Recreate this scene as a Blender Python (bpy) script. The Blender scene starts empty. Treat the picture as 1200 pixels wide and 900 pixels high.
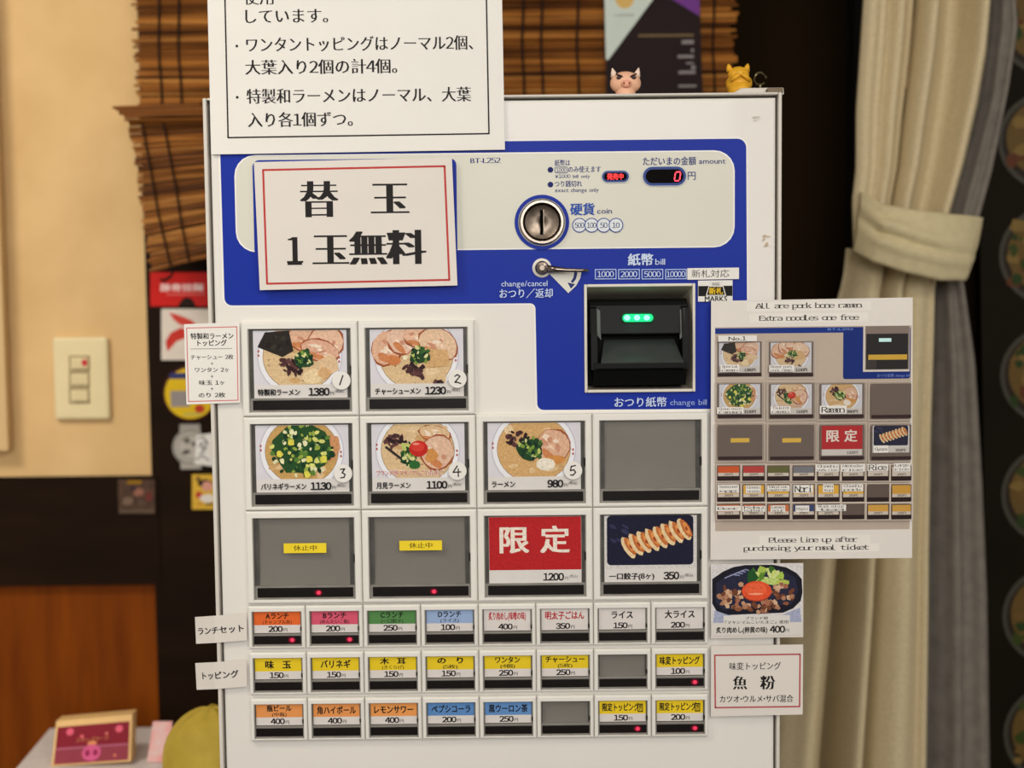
import bpy, math, random
from mathutils import Vector, Matrix
rnd = random.Random(7)
SC = bpy.context.scene
COL = SC.collection

# ------------------------------------------------------------------ camera
FPX = 1500.0                     # focal length in pixels of the 1200 px wide frame
CAM = Vector((0.0, -1.12, 1.50))
PITCH = math.radians(3.8)
ROLL = 0.0106
_d = Vector((0, math.cos(PITCH), -math.sin(PITCH)))
_r0 = Vector((1, 0, 0))
_u0 = Vector((0, math.sin(PITCH), math.cos(PITCH)))
_r = _r0 * math.cos(ROLL) - _u0 * math.sin(ROLL)
_u = _u0 * math.cos(ROLL) + _r0 * math.sin(ROLL)
cd = bpy.data.cameras.new('camera'); cam = bpy.data.objects.new('camera', cd); COL.objects.link(cam)
cam.matrix_world = Matrix(((_r.x, _u.x, -_d.x, CAM.x), (_r.y, _u.y, -_d.y, CAM.y), (_r.z, _u.z, -_d.z, CAM.z), (0, 0, 0, 1)))
cd.sensor_width = 36; cd.lens = FPX * 36 / 1200; cd.clip_start = 0.05
cd.dof.use_dof = True; cd.dof.focus_distance = 1.118; cd.dof.aperture_fstop = 3.4
SC.camera = cam
# ------------------------------------------------------------------ world, lamps, exposure
w = bpy.data.worlds.new('world'); SC.world = w; w.use_nodes = True
w.node_tree.nodes['Background'].inputs[0].default_value = (1.0, 0.95, 0.88, 1)
w.node_tree.nodes['Background'].inputs[1].default_value = 0.46
def area(name, loc, target, size, power, col, sy=None, spread=None):
    l = bpy.data.lights.new(name, 'AREA'); l.energy = power; l.color = col; l.size = size
    if sy: l.shape = 'RECTANGLE'; l.size_y = sy
    if spread: l.spread = math.radians(spread)
    o = bpy.data.objects.new(name, l); COL.objects.link(o); o.location = loc
    o.rotation_euler = (Vector(target) - Vector(loc)).to_track_quat('-Z', 'Y').to_euler()
    return o
area('ceiling_and_fill_light', (0.85, -1.7, 2.52), (0.0, 0.1, 1.35), 0.5, 15, (1, 0.95, 0.88))
area('ceiling_and_fill_light', (-1.0, -0.8, 2.52), (-0.85, 0.5, 1.3), 0.5, 8.8, (1, 0.93, 0.82), spread=110)  # added fill with no fixture, brightens the plaster wall at the left
area('ceiling_and_fill_light', (0.1, -2.9, 2.3), (0.0, 0.0, 1.3), 1.2, 54, (1, 0.98, 0.955))  # added front fill below the ceiling, lifts the lower part of the machine
SC.view_settings.view_transform = 'Standard'; SC.view_settings.look = 'None'
SC.view_settings.gamma = 1; SC.view_settings.exposure = -0.19; SC.view_settings.use_curve_mapping = False

# ------------------------------------------------------------------ pixel <-> world
def U(px, py, Y=0.0):
    d = _d + _r * ((px - 600) / FPX) + _u * ((450 - py) / FPX)
    return CAM + d * ((Y - CAM.y) / d.y)
def SCL(px, py, Y=0.0):
    return (U(px + 1, py, Y) - U(px, py, Y)).length
S = SCL(560, 450)

# ------------------------------------------------------------------ materials
def lin(c):
    o = []
    for v in c[:3]:
        v = v / 255.0
        o.append(v / 12.92 if v <= 0.04045 else ((v + 0.055) / 1.055) ** 2.4)
    return tuple(o) + (1.0,)
_m = {}
def mat(c, rough=0.5, metal=0.0, emit=0.0, spec=0.22, var=0.06, scale=60.0, bump=0.0, name=None, stretch=None, c2=None, coat=0.0):
    key = (tuple(c), rough, metal, emit, spec, var, scale, bump, name, stretch, tuple(c2) if c2 else None, coat)
    if key in _m: return _m[key]
    m = bpy.data.materials.new(name or 'print_ink'); m.use_nodes = True
    nt = m.node_tree; b = nt.nodes['Principled BSDF']
    b.inputs['Roughness'].default_value = rough; b.inputs['Metallic'].default_value = metal
    b.inputs['Specular IOR Level'].default_value = spec
    b.inputs['Coat Weight'].default_value = coat
    L = lin(c)
    tc = nt.nodes.new('ShaderNodeTexCoord'); mp = nt.nodes.new('ShaderNodeMapping'); nz = nt.nodes.new('ShaderNodeTexNoise')
    nt.links.new(tc.outputs['Object'], mp.inputs['Vector']); nt.links.new(mp.outputs[0], nz.inputs['Vector'])
    if stretch: mp.inputs['Scale'].default_value = stretch
    nz.inputs['Scale'].default_value = scale; nz.inputs['Detail'].default_value = 5
    rp = nt.nodes.new('ShaderNodeValToRGB'); rp.color_ramp.elements[0].position = 0.3; rp.color_ramp.elements[1].position = 0.7
    if c2: lo = lin(c2); hi = L
    else: lo = tuple(x * (1 - var) for x in L[:3]) + (1,); hi = tuple(min(1, x * (1 + var * .5)) for x in L[:3]) + (1,)
    rp.color_ramp.elements[0].color = lo; rp.color_ramp.elements[1].color = hi
    nt.links.new(nz.outputs['Fac'], rp.inputs['Fac']); nt.links.new(rp.outputs['Color'], b.inputs['Base Color'])
    if emit: b.inputs['Emission Color'].default_value = L; b.inputs['Emission Strength'].default_value = emit
    if bump:
        bp = nt.nodes.new('ShaderNodeBump'); bp.inputs['Strength'].default_value = bump; bp.inputs['Distance'].default_value = 0.002
        nt.links.new(nz.outputs['Fac'], bp.inputs['Height']); nt.links.new(bp.outputs[0], b.inputs['Normal'])
    _m[key] = m
    return m
def clear_mat(name, fac=0.03, tint=(1, 1, 1)):
    m = bpy.data.materials.new(name); m.use_nodes = True; nt = m.node_tree; nt.nodes.clear()
    o = nt.nodes.new('ShaderNodeOutputMaterial'); t = nt.nodes.new('ShaderNodeBsdfTransparent'); g = nt.nodes.new('ShaderNodeBsdfGlossy'); mx = nt.nodes.new('ShaderNodeMixShader'); lw = nt.nodes.new('ShaderNodeLayerWeight')
    t.inputs[0].default_value = tint + (1,); g.inputs['Roughness'].default_value = 0.12; g.inputs['Color'].default_value = (.3, .3, .3, 1); lw.inputs[0].default_value = fac
    nt.links.new(lw.outputs['Fresnel'], mx.inputs[0]); nt.links.new(t.outputs[0], mx.inputs[1]); nt.links.new(g.outputs[0], mx.inputs[2]); nt.links.new(mx.outputs[0], o.inputs[0])
    return m
M_CLEAR = clear_mat('clear_plastic')
M_DOOR = mat((226, 222, 215), 0.38, name='white_enamel', var=0.03, scale=9, coat=0.1)
M_CAB = mat((214, 208, 198), 0.4, name='cabinet_enamel', var=0.04, scale=12)
M_BEZ = mat((228, 225, 217), 0.35, name='white_plastic', var=0.02)
M_TRAY = mat((120, 116, 109), 0.3, name='grey_tray_plastic', var=0.06, scale=20)
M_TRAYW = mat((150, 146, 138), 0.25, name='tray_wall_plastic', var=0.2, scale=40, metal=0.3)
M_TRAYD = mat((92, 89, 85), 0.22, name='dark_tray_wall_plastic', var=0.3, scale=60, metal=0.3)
M_BAR = mat((20, 14, 13), 0.3, name='black_indicator_plastic')
M_DARK = mat((30, 24, 20), 0.6, name='dark_gap')
M_CHROME = mat((132, 120, 110), 0.22, 1.0, name='polished_chrome', var=0.05)
M_STEEL = mat((146, 132, 118), 0.42, 1.0, name='worn_steel', var=0.5, scale=120)
M_BLACK = mat((9, 10, 10), 0.42, spec=.12, name='black_gloss_plastic')
M_PAPER = mat((230, 227, 220), 0.6, name='white_paper', var=0.02, scale=20, spec=0.3)
M_PAPER2 = mat((221, 214, 205), 0.55, name='laminated_paper', var=0.02, scale=20, spec=0.3)

# ------------------------------------------------------------------ object helpers
WP = {}
def tag(o, label=None, cat=None, group=None, kind=None):
    if label: o['label'] = label
    if cat: o['category'] = cat
    if group: o['group'] = group
    if kind: o['kind'] = kind
    return o
def mk(name, V, F, mats, MI=None, parent=None, origin=None, smooth=False, bevel=0.0, seg=2, solid=0.0):
    V = [Vector(v) for v in V]
    if origin is None:
        if parent is not None: origin = WP[parent.name]
        else:
            origin = Vector((sum(v.x for v in V) / len(V), sum(v.y for v in V) / len(V), min(v.z for v in V)))
    origin = Vector(origin)
    me = bpy.data.meshes.new(name); me.from_pydata([tuple(v - origin) for v in V], [], F)
    if not isinstance(mats, (list, tuple)): mats = [mats]
    for m in mats: me.materials.append(m)
    if MI: me.polygons.foreach_set('material_index', MI)
    if smooth: me.polygons.foreach_set('use_smooth', [True] * len(me.polygons))
    me.update()
    return inst(name, me, origin, parent, bevel, seg, solid)
def inst(name, me, at, parent=None, bevel=0.0, seg=2, solid=0.0):
    o = bpy.data.objects.new(name, me); COL.objects.link(o)
    at = Vector(at)
    if parent is not None: o.parent = parent; o.location = at - WP[parent.name]
    else: o.location = at
    WP[o.name] = at
    if solid:
        md = o.modifiers.new('thickness', 'SOLIDIFY'); md.thickness = solid; md.offset = 1
    if bevel:
        md = o.modifiers.new('bevel', 'BEVEL'); md.width = bevel; md.segments = seg; md.limit_method = 'ANGLE'
    return o
def empty(name, loc):
    o = bpy.data.objects.new(name, None); COL.objects.link(o); o.location = loc; WP[o.name] = Vector(loc); o.empty_display_size = 0.05
    return o
class G:
    """collects solid geometry with several materials"""
    def __init__(s): s.V = []; s.F = []; s.MI = []; s.mats = []
    def mi(s, m):
        if m not in s.mats: s.mats.append(m)
        return s.mats.index(m)
    def add(s, V, F, m):
        n = len(s.V); s.V += [Vector(v) for v in V]; k = s.mi(m)
        for f in F: s.F.append(tuple(i + n for i in f)); s.MI.append(k)
    def box(s, a, b, m):
        x0, x1 = sorted((a[0], b[0])); y0, y1 = sorted((a[1], b[1])); z0, z1 = sorted((a[2], b[2]))
        s.add([(x0, y0, z0), (x1, y0, z0), (x1, y1, z0), (x0, y1, z0), (x0, y0, z1), (x1, y0, z1), (x1, y1, z1), (x0, y1, z1)],
              [(0, 3, 2, 1), (4, 5, 6, 7), (0, 1, 5, 4), (1, 2, 6, 5), (2, 3, 7, 6), (3, 0, 4, 7)], m)
    def lathe(s, c, prof, m, n=32, axis='Y'):
        V = []; F = []
        for r, h in prof:
            for k in range(n):
                a = 2 * math.pi * k / n
                if axis == 'Y': V.append((c[0] + r * math.cos(a), c[1] + h, c[2] + r * math.sin(a)))
                else: V.append((c[0] + r * math.cos(a), c[1] + r * math.sin(a), c[2] + h))
        for i in range(len(prof) - 1):
            for k in range(n):
                a, b = i * n + k, i * n + (k + 1) % n
                F.append((a, b, b + n, a + n) if axis == 'Z' else (a, a + n, b + n, b))
        F.append(tuple(range(n)) if axis == 'Y' else tuple(reversed(range(n))))
        F.append(tuple(reversed(range((len(prof) - 1) * n, len(prof) * n))) if axis == 'Y' else tuple(range((len(prof) - 1) * n, len(prof) * n)))
        s.add(V, F, m)
    def tube(s, pts, r, m, n=6):
        V = []; F = []
        pts = [Vector(p) for p in pts]
        for i, p in enumerate(pts):
            t = (pts[min(i + 1, len(pts) - 1)] - pts[max(i - 1, 0)]).normalized()
            a = t.orthogonal().normalized(); b = t.cross(a)
            rr = r[i] if isinstance(r, (list, tuple)) else r
            for k in range(n):
                th = 2 * math.pi * k / n
                V.append(p + (a * math.cos(th) + b * math.sin(th)) * rr)
        for i in range(len(pts) - 1):
            for k in range(n):
                a, b = i * n + k, i * n + (k + 1) % n
                F.append((a, b, b + n, a + n))
        F.append(tuple(reversed(range(n)))); F.append(tuple(range((len(pts) - 1) * n, len(pts) * n)))
        s.add(V, F, m)
    def ellipsoid(s, c, r, m, nu=20, nv=12, fn=None):
        V = []; F = []
        for j in range(nv + 1):
            ph = math.pi * j / nv
            for i in range(nu):
                th = 2 * math.pi * i / nu
                p = Vector((r[0] * math.sin(ph) * math.cos(th), r[1] * math.sin(ph) * math.sin(th), r[2] * math.cos(ph)))
                if fn: p = fn(p)
                V.append(Vector(c) + p)
        for j in range(nv):
            for i in range(nu):
                a = j * nu + i; b = j * nu + (i + 1) % nu
                F.append((a, a + nu, b + nu, b))
        s.add(V, F, m)
    def build(s, name, parent=None, **k):
        return mk(name, s.V, s.F, s.mats, s.MI, parent, **k)

# ------------------------------------------------------------------ glyphs (built-in font)
_g = {}
def glyph(ch, off=0.0):
    if (ch, off) in _g: return _g[(ch, off)]
    cu = bpy.data.curves.new('glyph', 'FONT'); cu.body = ch; cu.size = 1; cu.resolution_u = 2; cu.offset = off; cu.fill_mode = 'FRONT'
    o = bpy.data.objects.new('glyph', cu); m = o.to_mesh()
    v = [(x.co.x, x.co.y) for x in m.vertices]; f = [tuple(p.vertices) for p in m.polygons]
    o.to_mesh_clear(); bpy.data.objects.remove(o); bpy.data.curves.remove(cu)
    if v:
        x0 = min(a[0] for a in v); x1 = max(a[0] for a in v); y0 = min(a[1] for a in v); y1 = max(a[1] for a in v)
    else: x0, x1, y0, y1 = 0, .3, 0, .5
    _g[(ch, off)] = (v, f, x0, x1, y0, y1)
    return _g[(ch, off)]
_k = glyph('国'); EMW = (_k[3] + _k[2]); EMH = _k[5] - _k[4]; EMC = (_k[5] + _k[4]) / 2
_dg = glyph('０'); DIGH = _dg[5] - _dg[4]; DIGC = (_dg[5] + _dg[4]) / 2
def layout(s, mono=None, track=0.0, thin=0.0):
    """-> verts, faces, x extent; sizes in ideograph heights"""
    V = []; F = []; x = 0; asc = s.isascii(); Hn = DIGH if asc else EMH; Cn = DIGC if asc else EMC
    for ch in s:
        if ch == ' ': x += mono or 0.45; continue
        if ch == '　': x += 1.0; continue
        full = None
        if ch.isdigit() or (mono and ch.isascii() and ch.isalpha()): full = chr(ord(ch) + 0xFEE0)
        v, f, a, b, c, d = glyph(full or ch, thin)
        k = 1 / Hn
        if full:
            adv = mono or 0.6 * EMH / Hn; off = adv / 2 - (a + b) / 2 * k
        elif ord(ch) > 0x2000 and ch not in '・':
            adv = EMW * k * 1.0; off = 0
        elif mono: adv = mono; off = adv / 2 - (a + b) / 2 * k
        else: adv = (b - a) * k + 0.09; off = -a * k + 0.045
        n = len(V)
        V += [(x + off + p[0] * k, (p[1] - Cn) * k) for p in v]; F += [tuple(i + n for i in q) for q in f]
        if mono and ch in 'ilrfnmhkAPpxI':
            yb = ((c if ch == 'p' else 0) - Cn) * k; xm = x + adv * (.5 if ch not in 'rfp' else .36); hw = .2 if ch in 'ilI' else .34 if ch in 'nmhkAx' else .2; hw *= mono / .56
            n = len(V); V += [(xm - hw, yb), (xm + hw, yb), (xm + hw, yb + .07), (xm - hw, yb + .07)]; F.append((n, n + 1, n + 2, n + 3))
        x += adv + track
    if not V: return V, F, 0, 1
    return V, F, min(p[0] for p in V), max(p[0] for p in V)
def smear(style, k=1.0):
    if style == 'sans': return [(0, 0)]
    if style == 'semi': return [(-.018 * k, 0), (.018 * k, 0)]
    if style == 'mincho': return [(d * k, 0) for d in (-.045, -.027, -.009, .009, .027, .045)]
    if style == 'brush': return [(-.045, -.025), (-.015, .02), (.015, -.02), (.045, .025), (.03, -.03)]
    if style == 'bold': return [(-.03, -.015), (.03, -.015), (-.03, .015), (.03, .015), (0, 0)]
    if style == 'heavy': return [(a, b) for a in (-.045, 0, .045) for b in (-.03, .03)]

class P:
    """flat print on a plane facing the viewer: photo pixels (or a local pixel frame) -> that plane"""
    def __init__(s, Y=0.0, step=1.2e-5, curve=None):
        s.Y = Y; s.step = step; s.n = 1; s.V = []; s.F = []; s.MI = []; s.mats = []; s.fr = None; s.clip = None; s.tint = None; s.curve = curve; s.kw = {}
    def frame(s, px, py, sc=1.0, rot=0.0):
        s.fr = (U(px, py, s.Y), SCL(px, py, s.Y) * sc, rot)
    def wframe(s, w, sc, rot=0.0): s.fr = (Vector(w), sc, rot)
    def mp(s, x, y):
        if s.fr:
            o, k, r = s.fr; c, n = math.cos(r), math.sin(r)
            return o + Vector((k * (x * c - y * n), 0, -k * (x * n + y * c))), k
        return U(x, y, s.Y), SCL(x, y, s.Y)
    def mi(s, col, **kw):
        if isinstance(col, bpy.types.Material): m = col
        else:
            if s.tint: col = tuple(int(a * b + c) for a, (b, c) in zip(col, s.tint))
            k2 = dict(s.kw); k2.update(kw)
            k2.setdefault('rough', 0.5); k2.setdefault('spec', 0.12); k2.setdefault('var', 0.03)
            m = mat(tuple(col), **k2)
        if m not in s.mats: s.mats.append(m)
        return s.mats.index(m)
    def raw(s, W, F, col, **kw):
        n = len(s.V); y = -s.step * s.n
        for v in W:
            v = Vector(v); v.y += y
            if s.curve: v = s.curve(v)
            s.V.append(v)
        k = s.mi(col, **kw)
        for f in F: s.F.append(tuple(i + n for i in f)); s.MI.append(k)
        s.n += 1
    def _clip(s, pts):
        if not s.clip: return pts
        x0, y0, x1, y1 = s.clip
        for ax, lim, sg in ((0, x0, 1), (0, x1, -1), (1, y0, 1), (1, y1, -1)):
            out = []
            for i in range(len(pts)):
                a, b = pts[i - 1], pts[i]
                ia = (a[ax] - lim) * sg >= 0; ib = (b[ax] - lim) * sg >= 0
                if ia != ib:
                    t = (lim - a[ax]) / (b[ax] - a[ax]); out.append((a[0] + (b[0] - a[0]) * t, a[1] + (b[1] - a[1]) * t))
                if ib: out.append(b)
            pts = out
            if not pts: return []
        return pts
    def poly(s, pts, col, **kw):
        pts = s._clip([tuple(p) for p in pts])
        if len(pts) < 3: return
        a = sum(pts[i - 1][0] * pts[i][1] - pts[i][0] * pts[i - 1][1] for i in range(len(pts)))
        if a > 0: pts = pts[::-1]
        s.raw([s.mp(*p)[0] for p in pts], [tuple(range(len(pts)))], col, **kw)
    def prim(s, cx, cy, offs, faces, col, rot=0.0, **kw):
        c, k = s.mp(cx, cy); r = rot + (s.fr[2] if s.fr else 0); a, b = math.cos(r), math.sin(r)
        s.raw([c + Vector((k * (x * a - y * b), 0, -k * (x * b + y * a))) for x, y in offs], faces, col, **kw)
    def rect(s, x0, y0, x1, y1, col, r=0.0, rot=0.0, **kw):
        if s.clip: s.poly([(x0, y0), (x1, y0), (x1, y1), (x0, y1)], col, **kw); return
        w, h = (x1 - x0) / 2, (y1 - y0) / 2
        pts = rr(-w, -h, w, h, r)
        s.prim((x0 + x1) / 2, (y0 + y1) / 2, pts[::-1], [tuple(range(len(pts)))], col, rot, **kw)
    def box(s, x0, y0, x1, y1, t, col, r=0.0, rot=0.0, **kw):
        w, h = (x1 - x0) / 2, (y1 - y0) / 2
        a = rr(-w, -h, w, h, r); b = rr(-w + t, -h + t, w - t, h - t, max(0, r - t) if r else 0)
        if r and r <= t: b = rr(-w + t, -h + t, w - t, h - t, 0.01)
        n = len(a)
        s.prim((x0 + x1) / 2, (y0 + y1) / 2, a + b, [(i, n + i, n + (i + 1) % n, (i + 1) % n) for i in range(n)], col, rot, **kw)
    def ell(s, cx, cy, rx, ry, col, n=24, rot=0.0, **kw):
        c, b = math.cos(rot), math.sin(rot)
        pts = [(cx + rx * math.cos(t) * c - ry * math.sin(t) * b, cy + rx * math.cos(t) * b + ry * math.sin(t) * c) for t in [-2 * math.pi * i / n for i in range(n)]]
        s.poly(pts, col, **kw)
    def ring(s, cx, cy, r, t, col, n=28, **kw):
        a = [(r * math.cos(2 * math.pi * i / n), r * math.sin(2 * math.pi * i / n)) for i in range(n)]
        b = [(x * (r - t) / r, y * (r - t) / r) for x, y in a]
        s.prim(cx, cy, a + b, [(i, n + i, n + (i + 1) % n, (i + 1) % n) for i in range(n)], col, **kw)
    def blob(s, cx, cy, rx, ry, col, j=0.25, n=9, rot=0.0, **kw):
        c, b = math.cos(rot), math.sin(rot); pts = []
        for i in range(n):
            t = 2 * math.pi * i / n; k = 1 + rnd.uniform(-j, j)
            x, y = rx * k * math.cos(t), ry * k * math.sin(t)
            pts.append((cx + x * c - y * b, cy + x * b + y * c))
        s.poly(pts, col, **kw)
    def scatter(s, n, cx, cy, rx, ry, sz, cols, el=1.6):
        for i in range(n):
            a = rnd.uniform(0, 6.283); q = math.sqrt(rnd.random())
            k = sz * rnd.uniform(.6, 1.3)
            s.blob(cx + rx * q * math.cos(a), cy + ry * q * math.sin(a), k * el, k, rnd.choice(cols), .3, 6, rnd.uniform(0, 3))
    def line(s, pts, w, col, **kw):
        for i in range(len(pts) - 1):
            (x0, y0), (x1, y1) = pts[i], pts[i + 1]
            l = math.hypot(x1 - x0, y1 - y0) or 1; nx, ny = -(y1 - y0) / l * w / 2, (x1 - x0) / l * w / 2
            ex, ey = (x1 - x0) / l * w * .3, (y1 - y0) / l * w * .3
            s.poly([(x0 - ex + nx, y0 - ey + ny), (x1 + ex + nx, y1 + ey + ny), (x1 + ex - nx, y1 + ey - ny), (x0 - ex - nx, y0 - ey - ny)], col, **kw); s.n -= 1
        s.n += 1
    def text(s, t, cx, cy, w, h, col, style='sans', rot=0.0, mono=None, track=0.0, k=1.0, **kw):
        V, F, a, b = layout(t, mono, track, -.012 if style == 'mincho' else 0.0)
        if not V: return
        kx = w / (b - a) if w else h; m = (a + b) / 2
        for dx, dy in smear(style, k):
            s.prim(cx, cy, [((x - m + dx) * kx, -(y + dy) * h) for x, y in V], F, col, rot, **kw); s.n -= .7
        s.n += 1
    def build(s, name, parent=None, **k):
        return mk(name, s.V, s.F, s.mats, s.MI, parent, **k)
def rr(x0, y0, x1, y1, r):
    if r <= 0: return [(x0, y0), (x1, y0), (x1, y1), (x0, y1)]
    out = []
    for cx, cy, a0 in ((x0 + r, y0 + r, 180), (x1 - r, y0 + r, 270), (x1 - r, y1 - r, 0), (x0 + r, y1 - r, 90)):
        for i in range(6):
            a = math.radians(a0 + 18 * i); out.append((cx + r * math.cos(a), cy + r * math.sin(a)))
    return out

def sheet(name, corners, Y, m, label, cat, group=None, th=0.0004, nseg=1, curve=None, reuse=None):
    """a sheet of paper with real thickness; corners in photo pixels TL TR BR BL"""
    V = []; F = []
    tl, tr, br, bl = [U(c[0], c[1], Y) for c in corners]
    for side in (0, th):
        for i in range(nseg + 1):
            t = i / nseg
            for p in (tl.lerp(tr, t), bl.lerp(br, t)):
                v = p + Vector((0, side, 0)); V.append(curve(v) if curve else v)
    n = 2 * (nseg + 1)
    for i in range(nseg):
        a = 2 * i
        F += [(a, a + 1, a + 3, a + 2), (n + a, n + a + 2, n + a + 3, n + a + 1), (a, a + 2, n + a + 2, n + a), (a + 1, n + a + 1, n + a + 3, a + 3)]
    F += [(0, n, n + 1, 1), (n - 2, n - 1, 2 * n - 1, 2 * n - 2)]
    o = mk(name, V, F, m); tag(o, label, cat, group)
    return o
INK = (28, 24, 24); NAVY = (40, 52, 120); BLUE = (24, 48, 154); WHT = (224, 222, 220); RED = (178, 62, 62)
MBLUE = mat(BLUE, 0.42, spec=.1, name='blue_print', var=0.06, scale=6)

# ================================================================== SETTING
YB = 0.52
def wbox(name, x0, y0, x1, y1, Y0, Y1, m, kind='structure', bevel=0.0, parent=None):
    """box whose front face (at Y0) spans the given photo pixels"""
    a = U(x0, (y0 + y1) / 2, Y0); b = U(x1, (y0 + y1) / 2, Y0); c = U((x0 + x1) / 2, y0, Y0); d = U((x0 + x1) / 2, y1, Y0)
    g = G(); g.box((a.x, Y0, d.z), (b.x, Y1, c.z), m)
    o = g.build(name, parent, bevel=bevel)
    if kind: o['kind'] = kind
    return o
M_PLASTER = mat((226, 190, 135), 0.85, name='beige_plaster', c2=(212, 175, 120), scale=11, bump=0.35)
M_DKWOOD = mat((34, 20, 8), 0.6, spec=.08, name='dark_stained_wood', c2=(24, 13, 4), scale=5, stretch=(1, 1, 6))
M_WOOD = mat((134, 66, 6), 0.5, spec=.1, name='orange_brown_wood', c2=(104, 46, 4), scale=9, stretch=(5, 5, .5))
M_FLOOR = mat((90, 80, 70), 0.5, name='floor_tile', scale=4, var=0.2)
M_CEIL = mat((200, 190, 175), 0.8, name='ceiling_board', scale=4)
zx = U(182, 557, YB); zrail = zx.z
xpost = U(173, 300, YB).x
g = G(); g.box((-2.2, YB, zrail), (xpost, YB + .1, 2.6), M_PLASTER); o = g.build('wall_back'); o['kind'] = 'structure'
zr2 = U(100, 685, YB).z
g = G(); g.box((-2.2, YB - .004, zr2), (xpost + .006, YB + .1, zrail), M_DKWOOD); o = g.build('trim_1'); o['kind'] = 'structure'
x2 = U(189, 760, YB).x
g = G(); g.box((-2.2, YB + .012, 0), (x2, YB + .1, zr2), M_WOOD); o = g.build('wall_back'); o['kind'] = 'structure'
g = G()
xb = U(335, 400, YB).x
a0 = U(160, 0, YB - .002).x; a1 = U(190, 900, YB - .002).x
zt = U(170, 0, YB).z; zb = U(190, 900, YB).z
g.add([(x2 - .004, YB - .002, 0), (xb, YB - .002, 0), (xb, YB - .002, 2.6), (xpost - .004, YB - .002, 2.6), (x2 - .004, YB + .1, 0), (xb, YB + .1, 0), (xb, YB + .1, 2.6), (xpost - .004, YB + .1, 2.6)],
      [(0, 1, 2, 3), (5, 4, 7, 6), (0, 4, 5, 1), (3, 2, 6, 7), (0, 3, 7, 4), (1, 5, 6, 2)], M_DKWOOD)
o = g.build('trim_2'); o['kind'] = 'structure'
M_DKWALL = mat((29, 19, 7), 0.8, spec=.04, name='dark_brown_wall', scale=3, c2=(22, 14, 4))
g = G(); g.box((xb, YB + .02, 0), (2.4, YB + .12, 2.6), M_DKWALL); o = g.build('wall_right'); o['kind'] = 'structure'
g = G(); xq = U(996, 200, YB).x; g.box((xq, YB - .02, 0), (xq + .03, YB + .02, 2.6), mat((10, 8, 6), .6, name='black_door_edge')); o = g.build('trim_3'); o['kind'] = 'structure'
g = G(); g.box((-2.2, -3.4, -.05), (2.4, YB + .1, 0), M_FLOOR); o = g.build('floor'); o['kind'] = 'structure'
g = G(); g.box((-2.2, -3.4, 2.6), (2.4, YB + .1, 2.66), M_CEIL); o = g.build('ceiling'); o['kind'] = 'structure'

# hanging panel at the far left
a = U(-60, 300, YB - .03); b = U(1, 300, YB - .03); zt_ = 2.2; zb_ = U(4, 528, YB - .03).z
g = G(); g.box((a.x, YB - .03, zb_), (b.x, YB - .018, zt_), mat((210, 178, 128), .8, name='beige_cloth', scale=8)); g.box((b.x - .03, YB - .018, zt_ - .02), (b.x - .01, YB, zt_), M_DKWOOD)
tag(g.build('hanging_panel'), 'narrow edge of a dull beige hanging panel, far left of the wall', 'panel')

# ---- light switch
g = G()
sw = wbox('light_switch', 62, 395, 127, 492, YB - .011, YB, mat((232, 215, 168), .4, name='ivory_plastic', var=.03), None, .004)
tag(sw, 'ivory wall switch plate with three small rocker switches, on the beige plaster wall', 'light switch')
for i, (y0, y1) in enumerate(((419, 432), (438, 451), (457, 470))):
    r = wbox('rocker', 83, y0, 103, y1, YB - .0145, YB - .01, mat((226, 208, 160), .35, name='ivory_plastic_rocker'), None, .001, parent=sw)
    p = P(YB - .0112); p.box(81, y0 - 2, 105, y1 + 3, 1.5, (120, 98, 66)); p.build('rocker_gap', sw)
p = P(YB - .0147); p.ell(99, 425, 3.2, 4, (170, 20, 40), emit=.5); p.build('pilot_lamp', sw)

# ---- stickers and posters on the dark post
def sticker_root(name, x0, y0, x1, y1, label, cat, m=None, Y=YB - .006, rot=0.0, th=.001):
    c = [(x0, y0), (x1, y0), (x1, y1), (x0, y1)]
    return sheet(name, c, Y, m or M_PAPER, label, cat, th=th)
YS = YB - .0045
s = sticker_root('poster', 176, 319, 262, 359, 'red strip poster with white lettering, top of the dark post', 'poster', mat((205, 22, 14), .4, name='red_gloss_paper'), YS)
p = P(YS); p.text('豚骨拉麺', 213, 337, 50, 8, (240, 205, 200), 'heavy'); p.rect(195, 344, 240, 345.5, (220, 120, 110)); p.poly([(208, 359), (214, 350), (219, 348), (225, 350), (230, 359)], (40, 22, 14)); p.build('printed_lettering', s)
s = sticker_root('sticker', 189, 362, 262, 422, 'white sticker with a red fish-like brush mark, left of the machine', 'sticker', mat((226, 214, 200), .5, name='white_vinyl'), YS)
p = P(YS)
p.poly([(198, 366), (212, 370), (226, 376), (232, 384), (222, 384), (210, 380), (203, 374)], (210, 70, 58))
p.poly([(196, 412), (194, 400), (200, 390), (212, 384), (224, 388), (218, 396), (207, 400), (200, 408)], (204, 56, 46))
p.build('printed_mark', s)
g = G(); c = U(223, 461, YS); k = SCL(223, 461, YS)
g.lathe(c, [(33 * k, .0012), (33 * k, 0), (31 * k, -.0003)], mat((60, 10, 6), .4, name='dark_red_rim'), 36)
s = g.build('sticker'); tag(s, 'round yellow sticker with navy band and grey square, on the dark post', 'sticker')
p = P(YS - .0004); p.ell(223, 461, 30, 30, (224, 186, 32), 36); p.rect(199, 437, 226, 444, (52, 58, 110)); p.rect(200, 458, 222, 477, (150, 142, 138)); p.ell(234, 479, 6, 5, (190, 60, 40)); p.rect(215, 484, 235, 487, (190, 180, 90)); p.build('printed_design', s)
g = G(); c = U(223, 524, YS); k = SCL(223, 524, YS)
g.lathe(c, [(21 * k, .0012), (21 * k, 0)], mat((188, 182, 172), .45, name='silver_vinyl'), 30)
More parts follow.
